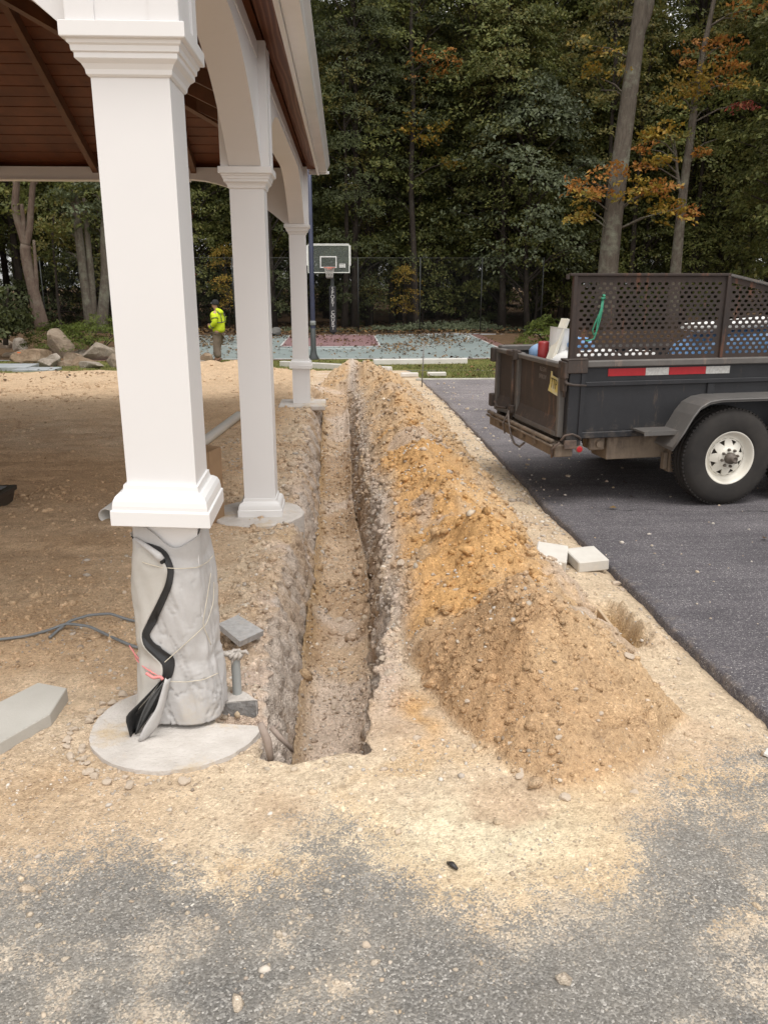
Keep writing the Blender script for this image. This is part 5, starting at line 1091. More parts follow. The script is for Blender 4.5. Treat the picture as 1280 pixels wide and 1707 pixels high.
nd = [(0, 0, .95, (.14, .11)), (.0, 0, 1.10, (.13, .11)), (.02, 0, 1.30, (.155, .12)), (.03, 0, 1.43, (.11, .10)), (.05, 0, 1.50, .055), (.07, .0, 1.56, .06), (.075, .012, 1.64, (.085, .075)), (.07, .012, 1.71, (.07, .065)), (.15, .03, 1.615, .03),
      (.02, .17, 1.42, .065), (-.03, .235, 1.18, .05), (.14, .22, 1.06, .038), (.20, .17, 1.07, .032), (.02, -.17, 1.42, .065), (-.02, -.235, 1.18, .05), (.15, -.2, 1.08, .038), (.21, -.14, 1.09, .032),
      (.0, .09, .86, .09), (.05, .095, .50, .06), (-.02, .10, .12, .045), (.0, -.09, .86, .09), (.10, -.09, .50, .06), (.16, -.09, .12, .045), (.11, .12, .04, .035), (.29, -.10, .04, .035), (-.07, .10, .05, .04), (.11, -.09, .05, .04)]
ed = [(0, 1), (1, 2), (2, 3), (3, 4), (4, 5), (5, 6), (6, 7), (6, 8), (3, 9), (9, 10), (10, 11), (11, 12), (3, 13), (13, 14), (14, 15), (15, 16), (0, 17), (17, 18), (18, 19), (0, 20), (20, 21), (21, 22), (19, 23), (22, 24), (19, 25), (22, 26)]
for hnd, s_ in ((12, 1), (16, -1)):
    bx_, by_, bz_ = nd[hnd][:3]
    for k in range(4):
        n0 = len(nd); yy_ = by_-s_*.02; zz_ = bz_+.024-.016*k; ln_ = (.045, .052, .050, .040)[k]
        nd += [(bx_+.03, yy_, zz_, .0095), (bx_+.03+ln_, yy_-s_*.012, zz_-.004, .009), (bx_+.03+ln_*1.1, yy_-s_*.045, zz_-.012, .008)]; ed += [(hnd, n0), (n0, n0+1), (n0+1, n0+2)]
    n0 = len(nd); nd += [(bx_+.02, by_-s_*.02, bz_+.04, .011), (bx_+.06, by_-s_*.03, bz_+.05, .010)]; ed += [(hnd, n0), (n0, n0+1)]
skin_obj('body', nd, ed, skinm, PER, 1)
hn = [(0, 0, .84, (.20, .165)), (.0, 0, .98, (.205, .17)), (.01, 0, 1.18, (.20, .165)), (.015, 0, 1.34, (.20, .155)), (.02, 0, 1.46, (.12, .11)), (.02, .19, 1.40, .105), (-.05, .265, 1.17, .085), (.13, .235, 1.03, .066), (.19, .185, 1.05, .052), (.02, -.19, 1.40, .10), (-.04, -.265, 1.17, .08), (.14, -.22, 1.05, .062), (.20, -.155, 1.07, .05)]
hood_ = skin_obj('hoodie', hn, [(0, 1), (1, 2), (2, 3), (3, 4), (3, 5), (5, 6), (6, 7), (7, 8), (3, 9), (9, 10), (10, 11), (11, 12)], hv, PER, 2)
skin_obj('hood', [(-.10, 0, 1.38, (.10, .06)), (-.11, .0, 1.46, (.13, .07)), (-.05, .0, 1.535, (.12, .06)), (.02, .09, 1.53, .035), (.02, -.09, 1.53, .035)], [(0, 1), (1, 2), (2, 3), (2, 4)], hv, hood_, 2)
skin_obj('trousers', [(0, 0, .93, (.19, .16)), (.0, .095, .80, (.14, .14)), (.04, .10, .50, .12), (-.02, .105, .12, .105), (.02, -.095, .80, (.14, .14)), (.12, -.095, .50, .12), (.19, -.09, .14, .10), (.03, .10, .30, .118), (.155, -.09, .30, .115)], [(0, 1), (1, 2), (2, 7), (7, 3), (0, 4), (4, 5), (5, 8), (8, 6)], trou, PER, 2)
for (x, y) in ((-.02, .10), (.16, -.09)): skin_obj('boot', [(x-.07, y, .05, .052), (x+.02, y, .06, .055), (x+.14, y, .042, .048), (x-.03, y, .14, .055)], [(0, 1), (1, 2), (0, 3)], bootm, PER, 2)
q = MB(); q.smooth = True; q.lathe([(.100, 0), (.105, .02), (.104, .05), (.092, .10), (.06, .135), (.0, .148)], 20, Matrix.Translation(Vector(PER.location)+Vector((0, 0, 0)))); 
q.v = [v-Vector(PER.location) for v in q.v]; q.v = [Matrix.Rotation(-.12, 3, 'Y') @ v+Vector((.068, .012, 1.655)) for v in q.v]; q.build('beanie', beanm, PER, world=False)
q = MB(); q.box((.165, .055, 1.70), (.008, .06, .03), .003, Euler((0, 0, .4)).to_matrix()); q.build('badge', white, PER, world=False)
def bandloop(z, rx, ry, cx=0, n=28): return [Vector((cx+rx*cos(a), ry*sin(a), z+.012*sin(a*2))) for a in np.linspace(0, 2*pi, n)]
q = MB(); q.tube(bandloop(1.17, .176, .210, .01), .014, 5); q.build('reflective_band', band, hood_, world=False)
for s_ in (-1, 1): q = MB(); q.tube([(-.168, s_*.10, 1.17), (-.175, s_*.105, 1.28), (-.135, s_*.115, 1.40), (-.05, s_*.12, 1.475)], .012, 5); q.build('reflective_band', band, hood_, world=False)
q = MB()
def armring(c, d, r): 
    d = Vector(d).normalized(); u = d.cross(Vector((0, 0, 1))).normalized(); v = d.cross(u); q.tube([Vector(c)+(u*cos(a)+v*sin(a))*r for a in np.linspace(0, 2*pi, 18)], .012, 5)
armring((-.025, .24, 1.27), (-.07, .075, -.23), .088); armring((.07, .245, 1.075), (.18, -.03, -.10), .076); q.build('reflective_band', band, hood_, world=False)
# ================================================================== TREES
barkm = {}
def bark(name, c1, c2, c3):
    m, t, b, _ = nodes_of(name); P = ocoord(t); mp = N(t, 'Mapping'); mp.inputs['Scale'].default_value = (6, 6, 1.2); L(t, P, mp.inputs['Vector'])
    c = mixc(t, ramp(t, noise(t, 2.4, 6, .75, mp.outputs[0]), [(.35, (0, 0, 0)), (.65, (1, 1, 1))]), c1, c2); c = mixc(t, ramp(t, noise(t, 1.4, 6, .75, P), [(.5, (0, 0, 0)), (.66, (1, 1, 1))]), c, c3)
    L(t, c, b.inputs['Base Color']); b.inputs['Roughness'].default_value = .95; b.inputs['Specular IOR Level'].default_value = .15; bump(t, b, noise(t, 5, 6, .8, mp.outputs[0]), .9, .05); return m
bk_dark = bark('bark_dark', (.060, .047, .038), (.035, .028, .024), (.075, .068, .055)); bk_grey = bark('bark_grey', (.15, .125, .10), (.085, .07, .056), (.21, .21, .16)); bk_pink = bark('bark_pinkish', (.16, .115, .090), (.10, .07, .056), (.19, .16, .125))
G = dict(
 oak=island_mat('leaf_oak_green', [(.0719, .0858, .0232), (.1218, .1392, .0371), (.1682, .1763, .0487), (.1021, .1137, .0325), (.2146, .1914, .0534)], .55, .35),
 dark=island_mat('leaf_dark_green', [(.0464, .0568, .0220), (.0719, .0858, .0302), (.1021, .1137, .0406), (.0603, .0719, .0278)], .6, .28),
 blue=island_mat('leaf_grey_green', [(.0789, .0974, .0510), (.1102, .1299, .0673), (.1392, .1566, .0812), (.0835, .0974, .0487)], .5, .3),
 olive=island_mat('leaf_olive', [(.0928, .0951, .0255), (.1392, .1299, .0325), (.1740, .1450, .0371), (.0754, .0905, .0255), (.2088, .1566, .0418)], .6, .35),
 yellow=island_mat('leaf_yellow', [(.32, .22, .03), (.38, .25, .035), (.22, .18, .03), (.34, .175, .028), (.17, .16, .03)], .6, .3),
 orange=island_mat('leaf_orange', [(.36, .15, .032), (.40, .19, .04), (.31, .11, .03), (.36, .24, .05)], .6, .3),
 red=island_mat('leaf_red', [(.26, .05, .03), (.20, .04, .03), (.28, .10, .04)], .6, .3),
 bush=island_mat('leaf_bush', [(.07, .10, .018), (.12, .16, .026), (.17, .20, .034), (.09, .12, .022)], .6, .3))
def leaves_mesh(name, sprays, rg, lw=.55, droop=.3):
    """sprays: (centre, radius, tilt direction, n leaves, leaf size) -> folded two-triangle leaves spread through flattened sprays"""
    Pc, Nn, Sz = [], [], []
    for c, r, out, n, sz in sprays:
        a = rg.uniform(0, 2*pi, n); q = np.sqrt(rg.uniform(0, 1, n))*r; dx, dy = q*np.cos(a), q*np.sin(a)
        al = dx*out[0]+dy*out[1]; dz = -.30*al-droop*(q/r)**2*r*.55+rg.normal(0, .11*r, n)
        # a few twig directions inside the spray leave gaps between them
        k = (np.cos(a*rg.integers(3, 6)+rg.uniform(0, 6)) > rg.uniform(-1.1, .4, n)); 
        P = np.stack([c[0]+dx, c[1]+dy, c[2]+dz], -1)[k]; Pc.append(P); m_ = len(P)
        nn = rg.normal(0, .55, (m_, 3))+np.array([0, 0, .8])+np.array([out[0], out[1], 0])*.8; Nn.append(nn); Sz.append(sz*rg.uniform(.65, 1.3, m_))
    P = np.concatenate(Pc); Nn = np.concatenate(Nn); S = np.concatenate(Sz)[:, None]; Nn /= np.linalg.norm(Nn, axis=1, keepdims=True)
    d = rg.normal(0, 1, P.shape); d -= Nn*(d*Nn).sum(1, keepdims=True); d /= np.linalg.norm(d, axis=1, keepdims=True); s_ = np.cross(Nn, d)
    A = P-d*S*.5; B = P+d*S*.55-Nn*S*.08; C1 = P+s_*S*lw*.5+Nn*S*.10; C2 = P-s_*S*lw*.5+Nn*S*.10
    V_ = np.stack([A, C1, B, C2], 1).reshape(-1, 3); i = np.arange(len(P))*4
    F_ = np.stack([np.stack([i, i+1, i+2], -1), np.stack([i, i+2, i+3], -1)], 1).reshape(-1, 3); return fast_mesh(name, V_, F_)
def wood_mb(pts, rs, limbs, seg=9):
    m = MB(); m.tube(pts, rs, seg)
    for a, b_, r in limbs:
        mid = a.lerp(b_, .5)+Vector((random.uniform(-.1, .1), random.uniform(-.1, .1), .12*(b_-a).length)); m.tube([a, mid, b_], [r, r*.7, r*.25], 5, False)
    return m
def generic(kind, H, R, z0, seed, nspr, per, lsz, lw=.55, sprad=(.6, 1.15), trunk_r=.16, lean=.03, droop=.3, fill=.55):
    rg = np.random.default_rng(seed); random.seed(seed); pts, rs = [], []; K = 9; ox = rg.normal(0, lean, 2)
    for k in range(K):
        u = k/(K-1); pts.append(Vector((ox[0]*u*H*.5+.12*math.sin(u*5+seed), ox[1]*u*H*.5+.1*math.cos(u*4+seed), u*H*.96-.1))); rs.append(trunk_r*(1-.88*u)*(1.25 if k == 0 else 1))
    sp, lb_ = [], []
    for k in range(nspr):
        u = rg.uniform(0, 1)**.85; z = z0+(H-z0)*u; prof = (math.sin(pi*min(1, .16+u*.84))**.7)*(.75+.35*rg.uniform()); a = rg.uniform(0, 2*pi); r = R*prof*(fill+(1-fill)*rg.uniform())
        t_ = pts[min(int(z/H*(K-1)), K-1)]; c = (t_.x+r*math.cos(a), t_.y+r*math.sin(a), z); out = (math.cos(a), math.sin(a))
        sp.append((c, rg.uniform(*sprad), out, int(per*rg.uniform(.6, 1.3)), lsz))
        if k % 3 == 0: zb = max(z-.45*r-.3, 1.0); lb_.append((pts[min(int(zb/H*(K-1)), K-1)].lerp(pts[min(int(zb/H*(K-1))+1, K-1)], (zb/H*(K-1)) % 1), Vector(c), .035+.02*rg.uniform()))
    return leaves_mesh('crown', sp, rg, lw, droop), wood_mb(pts, rs, lb_)
PROTO = {}
def proto(key, leafm, barkmat, **kw):
    me, mb = generic(key, **kw); tm = bpy.data.meshes.new('trunk'); tm.from_pydata([tuple(p) for p in mb.v], [], mb.f); tm.polygons.foreach_set('use_smooth', [True]*len(tm.polygons)); tm.materials.append(barkmat); me.materials.append(leafm); PROTO[key] = (me, tm)
proto('oak0', G['oak'], bk_dark, H=20, R=3.4, z0=3.5, seed=1, nspr=270, per=165, lsz=.165, trunk_r=.20)
proto('oak1', G['oak'], bk_dark, H=18, R=3.0, z0=2.0, seed=2, nspr=270, per=165, lsz=.16, trunk_r=.17)
proto('oak2', G['olive'], bk_dark, H=21, R=3.2, z0=6.0, seed=3, nspr=190, per=150, lsz=.165, trunk_r=.22)
proto('dark0', G['dark'], bk_dark, H=19, R=2.7, z0=1.2, seed=4, nspr=230, per=150, lsz=.17, lw=.28, sprad=(.5, 1.0), trunk_r=.20, droop=.6)
proto('dark1', G['dark'], bk_dark, H=22, R=3.2, z0=5, seed=5, nspr=200, per=150, lsz=.165, trunk_r=.2)
proto('blue', G['blue'], bk_dark, H=11.0, R=3.6, z0=2.2, seed=6, nspr=110, per=120, lsz=.19, sprad=(.7, 1.2), trunk_r=.14, droop=.45)
proto('sap', G['oak'], bk_dark, H=8, R=2.0, z0=.8, seed=7, nspr=90, per=95, lsz=.16, trunk_r=.07)
proto('sap2', G['olive'], bk_dark, H=9, R=1.8, z0=1.5, seed=8, nspr=70, per=85, lsz=.16, trunk_r=.08)
proto('bare', G['olive'], bk_dark, H=19, R=2.2, z0=9, seed=9, nspr=60, per=100, lsz=.19, trunk_r=.22)
proto('shrub', G['dark'], bk_dark, H=3.2, R=1.5, z0=.2, seed=10, nspr=60, per=90, lsz=.13, sprad=(.35, .6), trunk_r=.04)
proto('yell', G['yellow'], bk_dark, H=7.0, R=1.6, z0=1.8, seed=12, nspr=34, per=80, lsz=.15, trunk_r=.05)
proto('redd', G['red'], bk_dark, H=4.5, R=1.0, z0=2.2, seed=13, nspr=14, per=60, lsz=.13, sprad=(.3, .5), trunk_r=.04)
used_ = set()
def tree(name, key, x, y, label, cat='tree', group=None, s=1.0, rz=None, sz=None, z=-.82):
    me, tm = PROTO[key]; e = thing(name, label, cat, (x, y, z), random.uniform(0, 6.28) if rz is None else rz, group); e.scale = (s, s, sz or s)
    link('crown', me, None, e); link('trunk', tm, None, e); return e
random.seed(21)
row = 'trees of the wood behind the court'
LAB = {'oak0': 'tall green broadleaf tree standing in the wood behind the court', 'oak1': 'bushy green broadleaf tree leafed almost to the ground in the wood', 'oak2': 'tall olive green tree turning yellow in the wood behind the court', 'dark0': 'dark feathery evergreen tree in the shade of the wood', 'dark1': 'tall dark green tree deep in the wood', 'sap': 'young green sapling under the tall trees of the wood', 'sap2': 'young olive green sapling under the tall trees of the wood', 'bare': 'tall thin tree with a bare dark trunk and few leaves in the wood', 'shrub': 'dark leafy shrub growing at the foot of the wood'}
NM = {'oak0': 'broadleaf_tree', 'oak1': 'broadleaf_tree', 'oak2': 'broadleaf_tree', 'dark0': 'evergreen_tree', 'dark1': 'broadleaf_tree', 'sap': 'sapling', 'sap2': 'sapling', 'bare': 'bare_tree', 'shrub': 'shrub'}
def many(keys, n, xr, yr, smin=.85, smax=1.15):
    for k in range(n):
        x = xr[0]+(xr[1]-xr[0])*(k+random.uniform(.1, .9))/n; y = random.uniform(*yr); key = random.choice(keys)
        tree(NM[key], key, x, y, LAB[key], 'shrub' if key == 'shrub' else 'tree', LAB[key].split(' standing')[0]+' group' if False else {'shrub': 'shrubs at the foot of the wood', 'sap': 'green saplings in the wood', 'sap2': 'olive saplings in the wood', 'dark0': 'dark evergreens in the wood', 'dark1': 'dark broadleaf trees in the wood', 'oak0': 'tall green trees in the wood', 'oak1': 'bushy green trees in the wood', 'oak2': 'olive trees in the wood', 'bare': 'bare trunked trees in the wood'}[key], random.uniform(smin, smax))
many(['oak1', 'oak0', 'oak1', 'oak2'], 17, (-21, 22), (41, 45))
many(['oak0', 'oak2', 'dark1', 'bare', 'bare'], 17, (-25, 27), (46, 52))
many(['oak0', 'dark1', 'bare', 'oak2', 'dark0'], 19, (-30, 32), (53, 62))
many(['oak0', 'dark1', 'bare', 'oak1'], 19, (-36, 38), (63, 74), 1.0, 1.2)
many(['dark0', 'oak1', 'dark1', 'dark0'], 24, (-42, 44), (76, 90), 1.25, 1.4)
many(['dark0', 'dark0', 'oak1'], 28, (-52, 54), (92, 110), 1.35, 1.6)
many(['shrub', 'shrub', 'sap', 'sap2'], 18, (-20, 22), (39.5, 42.5), .6, 1.0)
many(['shrub', 'sap', 'shrub'], 20, (-24, 26), (46, 56), .8, 1.2)
many(['shrub', 'sap', 'dark0'], 20, (-30, 32), (57, 72), .8, 1.2)
many(['oak1', 'dark0', 'oak0', 'shrub'], 16, (-62, -20), (36, 50))
# wood carries on to both sides beyond the yard
many(['oak1', 'dark0', 'oak0'], 7, (-34, -14), (31, 40)); many(['oak1', 'dark0', 'oak0'], 6, (15, 34), (28, 40)); many(['oak1', 'oak0'], 6, (-48, -30), (14, 34)); many(['oak1', 'oak0'], 6, (26, 46), (6, 30))
many(['oak1', 'sap', 'oak1', 'dark0', 'shrub', 'shrub'], 12, (5, 20), (44, 58)); many(['shrub', 'oak1', 'sap'], 9, (4, 22), (39.6, 43), .7, 1.0)
many(['bare'], 11, (-1, 21), (39.2, 42.5), .62, .8)
# ---- trees that stand out
tree('evergreen_tree', 'dark0', .6, 39.8, 'dark feathery evergreen standing just behind the basketball backboard', s=.95)
tree('evergreen_tree', 'dark0', -3.4, 40.2, 'dark feathery evergreen behind the gap between the second and third columns', s=.9)
tree('evergreen_tree', 'dark0', 3.2, 41.2, 'dark evergreen right of the one behind the backboard', s=1.0)
tree('broadleaf_tree', 'oak1', 7.6, 40.2, 'green broadleaf tree rising behind the right end of the court fence', s=.92)
tree('blue_green_tree', 'blue', 8.6, 38.9, 'low tree with spreading grey-green leaves left of the leaning trunk', s=.98)
tree('yellow_sapling', 'yell', 2.8, 38.7, 'small sapling with a few yellow-green leaves behind the court fence', s=.42)
tree('red_sapling', 'redd', -6.6, 33.5, 'small red-leaved sapling seen between the first and second columns', s=1.25); tree('yellow_sapling', 'yell', -5.4, 39.5, 'orange-yellow sapling in the dark wood beside the red-leaved one', s=.55)
tree('red_sapling', 'redd', -12.4, 29.5, 'small red-leaved bush in the shade between the two pale forked trunks', s=.5)
def px_tree(name, label, pts_px, Y, rad, barkmat, sprays, seg=14):
    """a tree whose trunk leans as in the photograph: points at one real distance, thick tapering stem, leaf sprays on branches"""
    rg = np.random.default_rng(abs(hash(label)) % 9999 if False else sum(map(ord, label))); stems = pts_px if isinstance(pts_px[0][0], tuple) else [pts_px]; rads = rad if isinstance(rad[0], (tuple, list)) else [rad]
    b0 = atY(*stems[0][0], Y); root = thing(name, label, 'tree', (b0.x, b0.y, -.82)); m = MB()
    for st, rr in zip(stems, rads):
        P_ = [atY(x, y, Y+(dy[0] if dy else 0)) for x, y, *dy in st]; m.tube(resample(P_, 22), list(np.interp(np.linspace(0, 1, 22), np.linspace(0, 1, len(rr)), rr)), seg)
    groups = {}
    for k, (x, y, r, n, key, dy) in enumerate(sprays):
        c = atY(x, y, Y+dy)
        for q in range(n):
            cc = (c.x+rg.normal(0, r*.7), c.y+rg.normal(0, r*.7), c.z+rg.normal(0, r*.45)); a = rg.uniform(0, 6.28); groups.setdefault(key, []).append((cc, rg.uniform(.28, .5), (cos(a), sin(a)), 42, .145))
        # branch from the nearest stem point
        stp = min((atY(px, py, Y) for st in stems for px, py, *_ in [(*((st[i][0]+(st[i+1][0]-st[i][0])*u, st[i][1]+(st[i+1][1]-st[i][1])*u)),) for i in range(len(st)-1) for u in (0, .25, .5, .75)]), key=lambda p: (p-c).length+1.2*max(0, p.z-c.z+.4))
        m.tube([stp, stp.lerp(c, .5)+Vector((0, 0, .12)), c], [.035, .024, .010], 5, False)
    tk = m.build('trunk', barkmat, root)
    for key, sp in groups.items():
        me = leaves_mesh('crown', [((c[0]-b0.x, c[1]-b0.y, c[2]+.82), r, o_, n, s_) for c, r, o_, n, s_ in sp], rg); me.materials.append(G[key]); link('crown', me, None, root)
    return root
px_tree('leaning_tree', 'thick leaning grey trunk behind the trailer with orange and yellow leaves low on it', [[(1006, 548), (1013, 445), (1025, 330), (1040, 220), (1055, 110), (1060, 70), (1068, 10), (1080, -120), (1100, -300)], [(1058, 75), (1080, 20), (1096, -80), (1130, -240)]], 29.5, [(.40, .345, .32, .29, .27, .24, .20, .14, .05), (.17, .14, .10, .04)], bk_grey,
    [(985, 305, .5, 7, 'orange', -.6), (1005, 295, .5, 6, 'orange', -.7), (965, 325, .35, 4, 'yellow', -.6), (1075, 322, .5, 7, 'yellow', -.6), (1095, 315, .35, 5, 'orange', -.7), (1045, 318, .4, 4, 'yellow', -.8), (968, 358, .32, 5, 'yellow', -.5), (985, 352, .25, 3, 'yellow', -.5), (1115, 352, .55, 9, 'yellow', -.6), (1140, 345, .3, 4, 'orange', -.5),
     (985, 85, .8, 9, 'olive', .5), (1000, 150, .7, 9, 'olive', .3), (975, 75, .6, 6, 'yellow', .4), (1000, 130, .5, 5, 'yellow', .2), (1040, 30, 1.2, 10, 'olive', .8), (1100, -40, 1.6, 16, 'oak', .5), (1000, -60, 1.6, 16, 'oak', 1), (1180, -80, 1.6, 14, 'oak', .5), (1060, -160, 2, 18, 'oak', 0)])
px_tree('slender_tree', 'slender paler trunk right of the thick leaning one, hung with yellow and orange leaves', [[(1118, 548), (1126, 440), (1140, 300), (1152, 220), (1158, 160), (1170, 90), (1190, 0), (1205, -100)], [(1136, 330), (1128, 290), (1126, 250)]], 30.5, [(.24, .21, .17, .145, .13, .10, .07, .03), (.07, .06, .03)], bk_grey,
    [(1165, 120, .45, 8, 'yellow', -.4), (1200, 125, .5, 8, 'orange', -.4), (1225, 140, .35, 5, 'yellow', -.3), (1130, 160, .4, 6, 'yellow', -.5), (1145, 130, .4, 6, 'yellow', -.4), (1165, 78, .5, 6, 'orange', -.3), (1205, 75, .4, 4, 'orange', -.3), (1105, 212, .4, 6, 'yellow', -.4), (1090, 232, .35, 5, 'yellow', -.4), (1088, 262, .35, 5, 'yellow', -.4), (1120, 225, .35, 4, 'olive', -.2), (1078, 248, .2, 3, 'orange', -.4), (1072, 276, .18, 3, 'orange', -.5), (1168, 256, .18, 3, 'orange', -.4), (1238, 172, .22, 4, 'red', -.4), (1250, 15, .5, 6, 'orange', -.4), (1230, 30, .6, 7, 'olive', 0), (1190, 40, .8, 8, 'olive', 0), (1180, 180, .5, 7, 'oak', 0), (1200, 230, .6, 8, 'oak', 0)])
px_tree('thin_tree', 'thin dark tree with one orange bough high up, left of the middle of the wood', [(694, 560), (690, 420), (684, 300), (690, 180), (684, 60), (690, -80)], 39.5, (.15, .13, .115, .10, .08, .04), bk_dark, [(725, 100, .55, 7, 'orange', -.3), (748, 94, .4, 4, 'orange', -.3), (700, 118, .4, 4, 'orange', -.3), (680, 205, .5, 5, 'yellow', -.3), (722, 205, .4, 4, 'yellow', -.3), (712, 232, .3, 4, 'yellow', -.5), (752, 268, .5, 5, 'yellow', -.3), (690, 170, .6, 6, 'olive', -.2), (650, 60, .9, 9, 'oak', 0), (720, 20, 1.1, 10, 'oak', 0), (660, 330, .7, 7, 'dark', .3)])
px_tree('forked_tree', 'pinkish grey tree forking in two low down at the far left behind the boulders', [[(72, 548), (60, 500), (48, 450), (42, 415), (44, 408)], [(44, 412), (34, 380), (25, 350), (28, 310), (30, 270), (20, 200)], [(44, 412), (50, 385), (52, 350), (56, 300), (70, 230)], [(41, 400), (40, 370), (36, 340)], [(70, 545), (62, 490), (60, 440), (57, 400)]], 27.5, [(.23, .20, .17, .165, .16), (.13, .115, .11, .095, .08, .04), (.11, .10, .09, .08, .03), (.075, .07, .06), (.09, .08, .06, .04)], bk_pink,
    [(60, 330, 1.0, 12, 'oak', .5), (20, 300, 1.2, 14, 'oak', .4), (90, 290, 1.0, 12, 'oak', .3), (40, 230, 1.6, 16, 'oak', .3)])
px_tree('triple_trunk_tree', 'grey tree of three stems rising together behind the hedge at the left', [[(152, 552), (146, 500), (138, 440), (132, 390), (127, 350), (120, 290)], [(160, 552), (156, 500), (152, 450), (148, 410), (140, 330)], [(168, 552), (174, 500), (177, 450), (174, 400), (176, 330)]], 28.5, [(.19, .165, .15, .14, .13, .08), (.12, .105, .10, .085, .05), (.21, .17, .15, .13, .09)], bk_grey,
    [(125, 330, .7, 12, 'blue', -.5), (150, 320, .6, 9, 'blue', -.6), (105, 315, .6, 8, 'oak', -.3), (170, 330, .8, 9, 'oak', .4), (140, 260, 1.5, 18, 'oak', 0), (110, 420, .6, 8, 'dark', 1.5), (100, 380, .6, 7, 'olive', 1.5), (160, 380, .5, 5, 'dark', .5)])
px_tree('weeping_evergreen', 'dark weeping evergreen with drooping boughs at the far left edge', [(10, 575), (12, 520), (14, 480)], 26.0, (.08, .06, .03), bk_dark,
    [(5, 505, .35, 8, 'dark', 0), (22, 525, .3, 8, 'dark', -.2), (32, 545, .28, 7, 'dark', -.3), (2, 545, .4, 9, 'dark', -.3), (-10, 530, .5, 10, 'dark', 0), (10, 485, .3, 5, 'dark', .1)])
px_tree('thin_sapling', 'thin bare sapling between the forked tree and the triple trunk', [(102, 548), (97, 500), (93, 450), (88, 400), (90, 360)], 29.5, (.05, .045, .035, .02), bk_dark, [(88, 410, .5, 6, 'olive', 0), (95, 440, .5, 5, 'oak', .3), (85, 380, .7, 8, 'olive', .2)])
# ---- low shrubs
def low_shrub(name, label, x, y, z, rx, ry, h, n, key, seed, lsz=.055):
    rg = np.random.default_rng(seed); sp = []
    for k in range(n):
        a = rg.uniform(0, 2*pi); q = math.sqrt(rg.uniform()); hh = h*(1-q**2.2)*rg.uniform(.55, 1.0); sp.append(((rx*q*cos(a), ry*q*sin(a), hh+.05), rg.uniform(.13, .24), (cos(a), sin(a)), 46, lsz))
    root = thing(name, label, 'shrub', (x, y, z)); me = leaves_mesh('foliage', sp, rg, .5, -.25); me.materials.append(G[key]); link('foliage', me, None, root)
    m = MB()
    for k in range(7): a = k*.9; m.tube([Vector((0, 0, -.05)), Vector((rx*.3*cos(a), ry*.3*sin(a), h*.35)), Vector((rx*.6*cos(a), ry*.6*sin(a), h*.55))], [.02, .014, .006], 5)
    m.build('stem', bk_dark, root, world=False)
p = onG(160, 601); low_shrub('low_shrub', 'bright green spreading shrub behind the boulders next to the big white column', p.x-.2, p.y+1.2, p.z+.2, 1.6, .8, 1.05, 230, 'bush', 3)
p = onG(75, 601); low_shrub('low_shrub', 'low dark green shrub behind the tallest tan boulder', p.x, p.y+1.3, p.z+.25, 1.1, .7, .8, 150, 'bush', 4)
p = atZ(908, 577, -.8); low_shrub('round_shrub', 'rounded bright green shrub seen past the rear corner of the trailer', p.x+.2, p.y+.5, -.82, 1.15, .8, 1.05, 170, 'bush', 5, .07)
# ---- ground cover and fallen leaves
rg = np.random.default_rng(77); sp = []
for k in range(420):
    x = rg.uniform(-4.5, 8.7); y = 37.6+abs(rg.normal(0, .9)); h = max(.05, .55*float(vnoise(x*.5, y*.3, 5))*(1.0 if 1.5 < x < 8 else .45)); sp.append(((x, y, -.8+h*rg.uniform(.3, 1)), rg.uniform(.2, .4), (0, -1), 26, .12))
me = leaves_mesh('ground_cover', sp, rg); me.materials.append(G['blue']); tag(link('ground_cover', me), kind='stuff')
def litter_of(name, xs, ys, zf, size, m, seed):
    rg = np.random.default_rng(seed); n = len(xs); P = np.stack([xs, ys, zf], -1); Nn = rg.normal(0, .3, (n, 3))+np.array([0, 0, 1.]); Nn /= np.linalg.norm(Nn, axis=1, keepdims=True); d = rg.normal(0, 1, (n, 3)); d -= Nn*(d*Nn).sum(1, keepdims=True); d /= np.linalg.norm(d, axis=1, keepdims=True); s_ = np.cross(Nn, d); S = (size*rg.uniform(.6, 1.4, n))[:, None]
    V_ = np.stack([P-d*S*.5, P+s_*S*.35+Nn*S*.12, P+d*S*.5, P-s_*S*.35+Nn*S*.12], 1).reshape(-1, 3); i = np.arange(n)*4
    me = fast_mesh(name, V_, np.stack([np.stack([i, i+1, i+2], -1), np.stack([i, i+2, i+3], -1)], 1).reshape(-1, 3)); return tag(link(name, me, m), kind='stuff')
fl = island_mat('fallen_leaf', [(.075, .045, .025), (.13, .075, .035), (.20, .11, .04), (.045, .03, .02), (.09, .06, .03), (.24, .15, .05)], .9)
n = 9000; x = rg.uniform(-7.4, 5.9, n); y = rg.uniform(25.3, 36.3, n); keep = rg.uniform(0, 1, n) < (.10+.75*sstep(.42, .75, vnoise(x*.55, y*.4, 9))+.9*sstep(-3.2, -5.5, x)*sstep(28, 33, y)+.5*sstep(34.5, 36, y)); x, y = x[keep], y[keep]
litter_of('fallen_leaves', x, y, np.full(len(x), CT+.03), .10, fl, 5)
n = 5200; x = rg.uniform(-9, 8, n); y = rg.uniform(36.3, 44, n); litter_of('fallen_leaves', x, y, np.full(n, -.74)+rg.uniform(0, .08, n), .16, fl, 6)
n = 900; x = rg.uniform(-14, 12, n); y = rg.uniform(16.5, 25, n); keep = (x > 1.7) | (x < -4) | (y > 21); x, y = x[keep], y[keep]; litter_of('fallen_leaves', x, y, gz(y)+.05, .09, fl, 7)
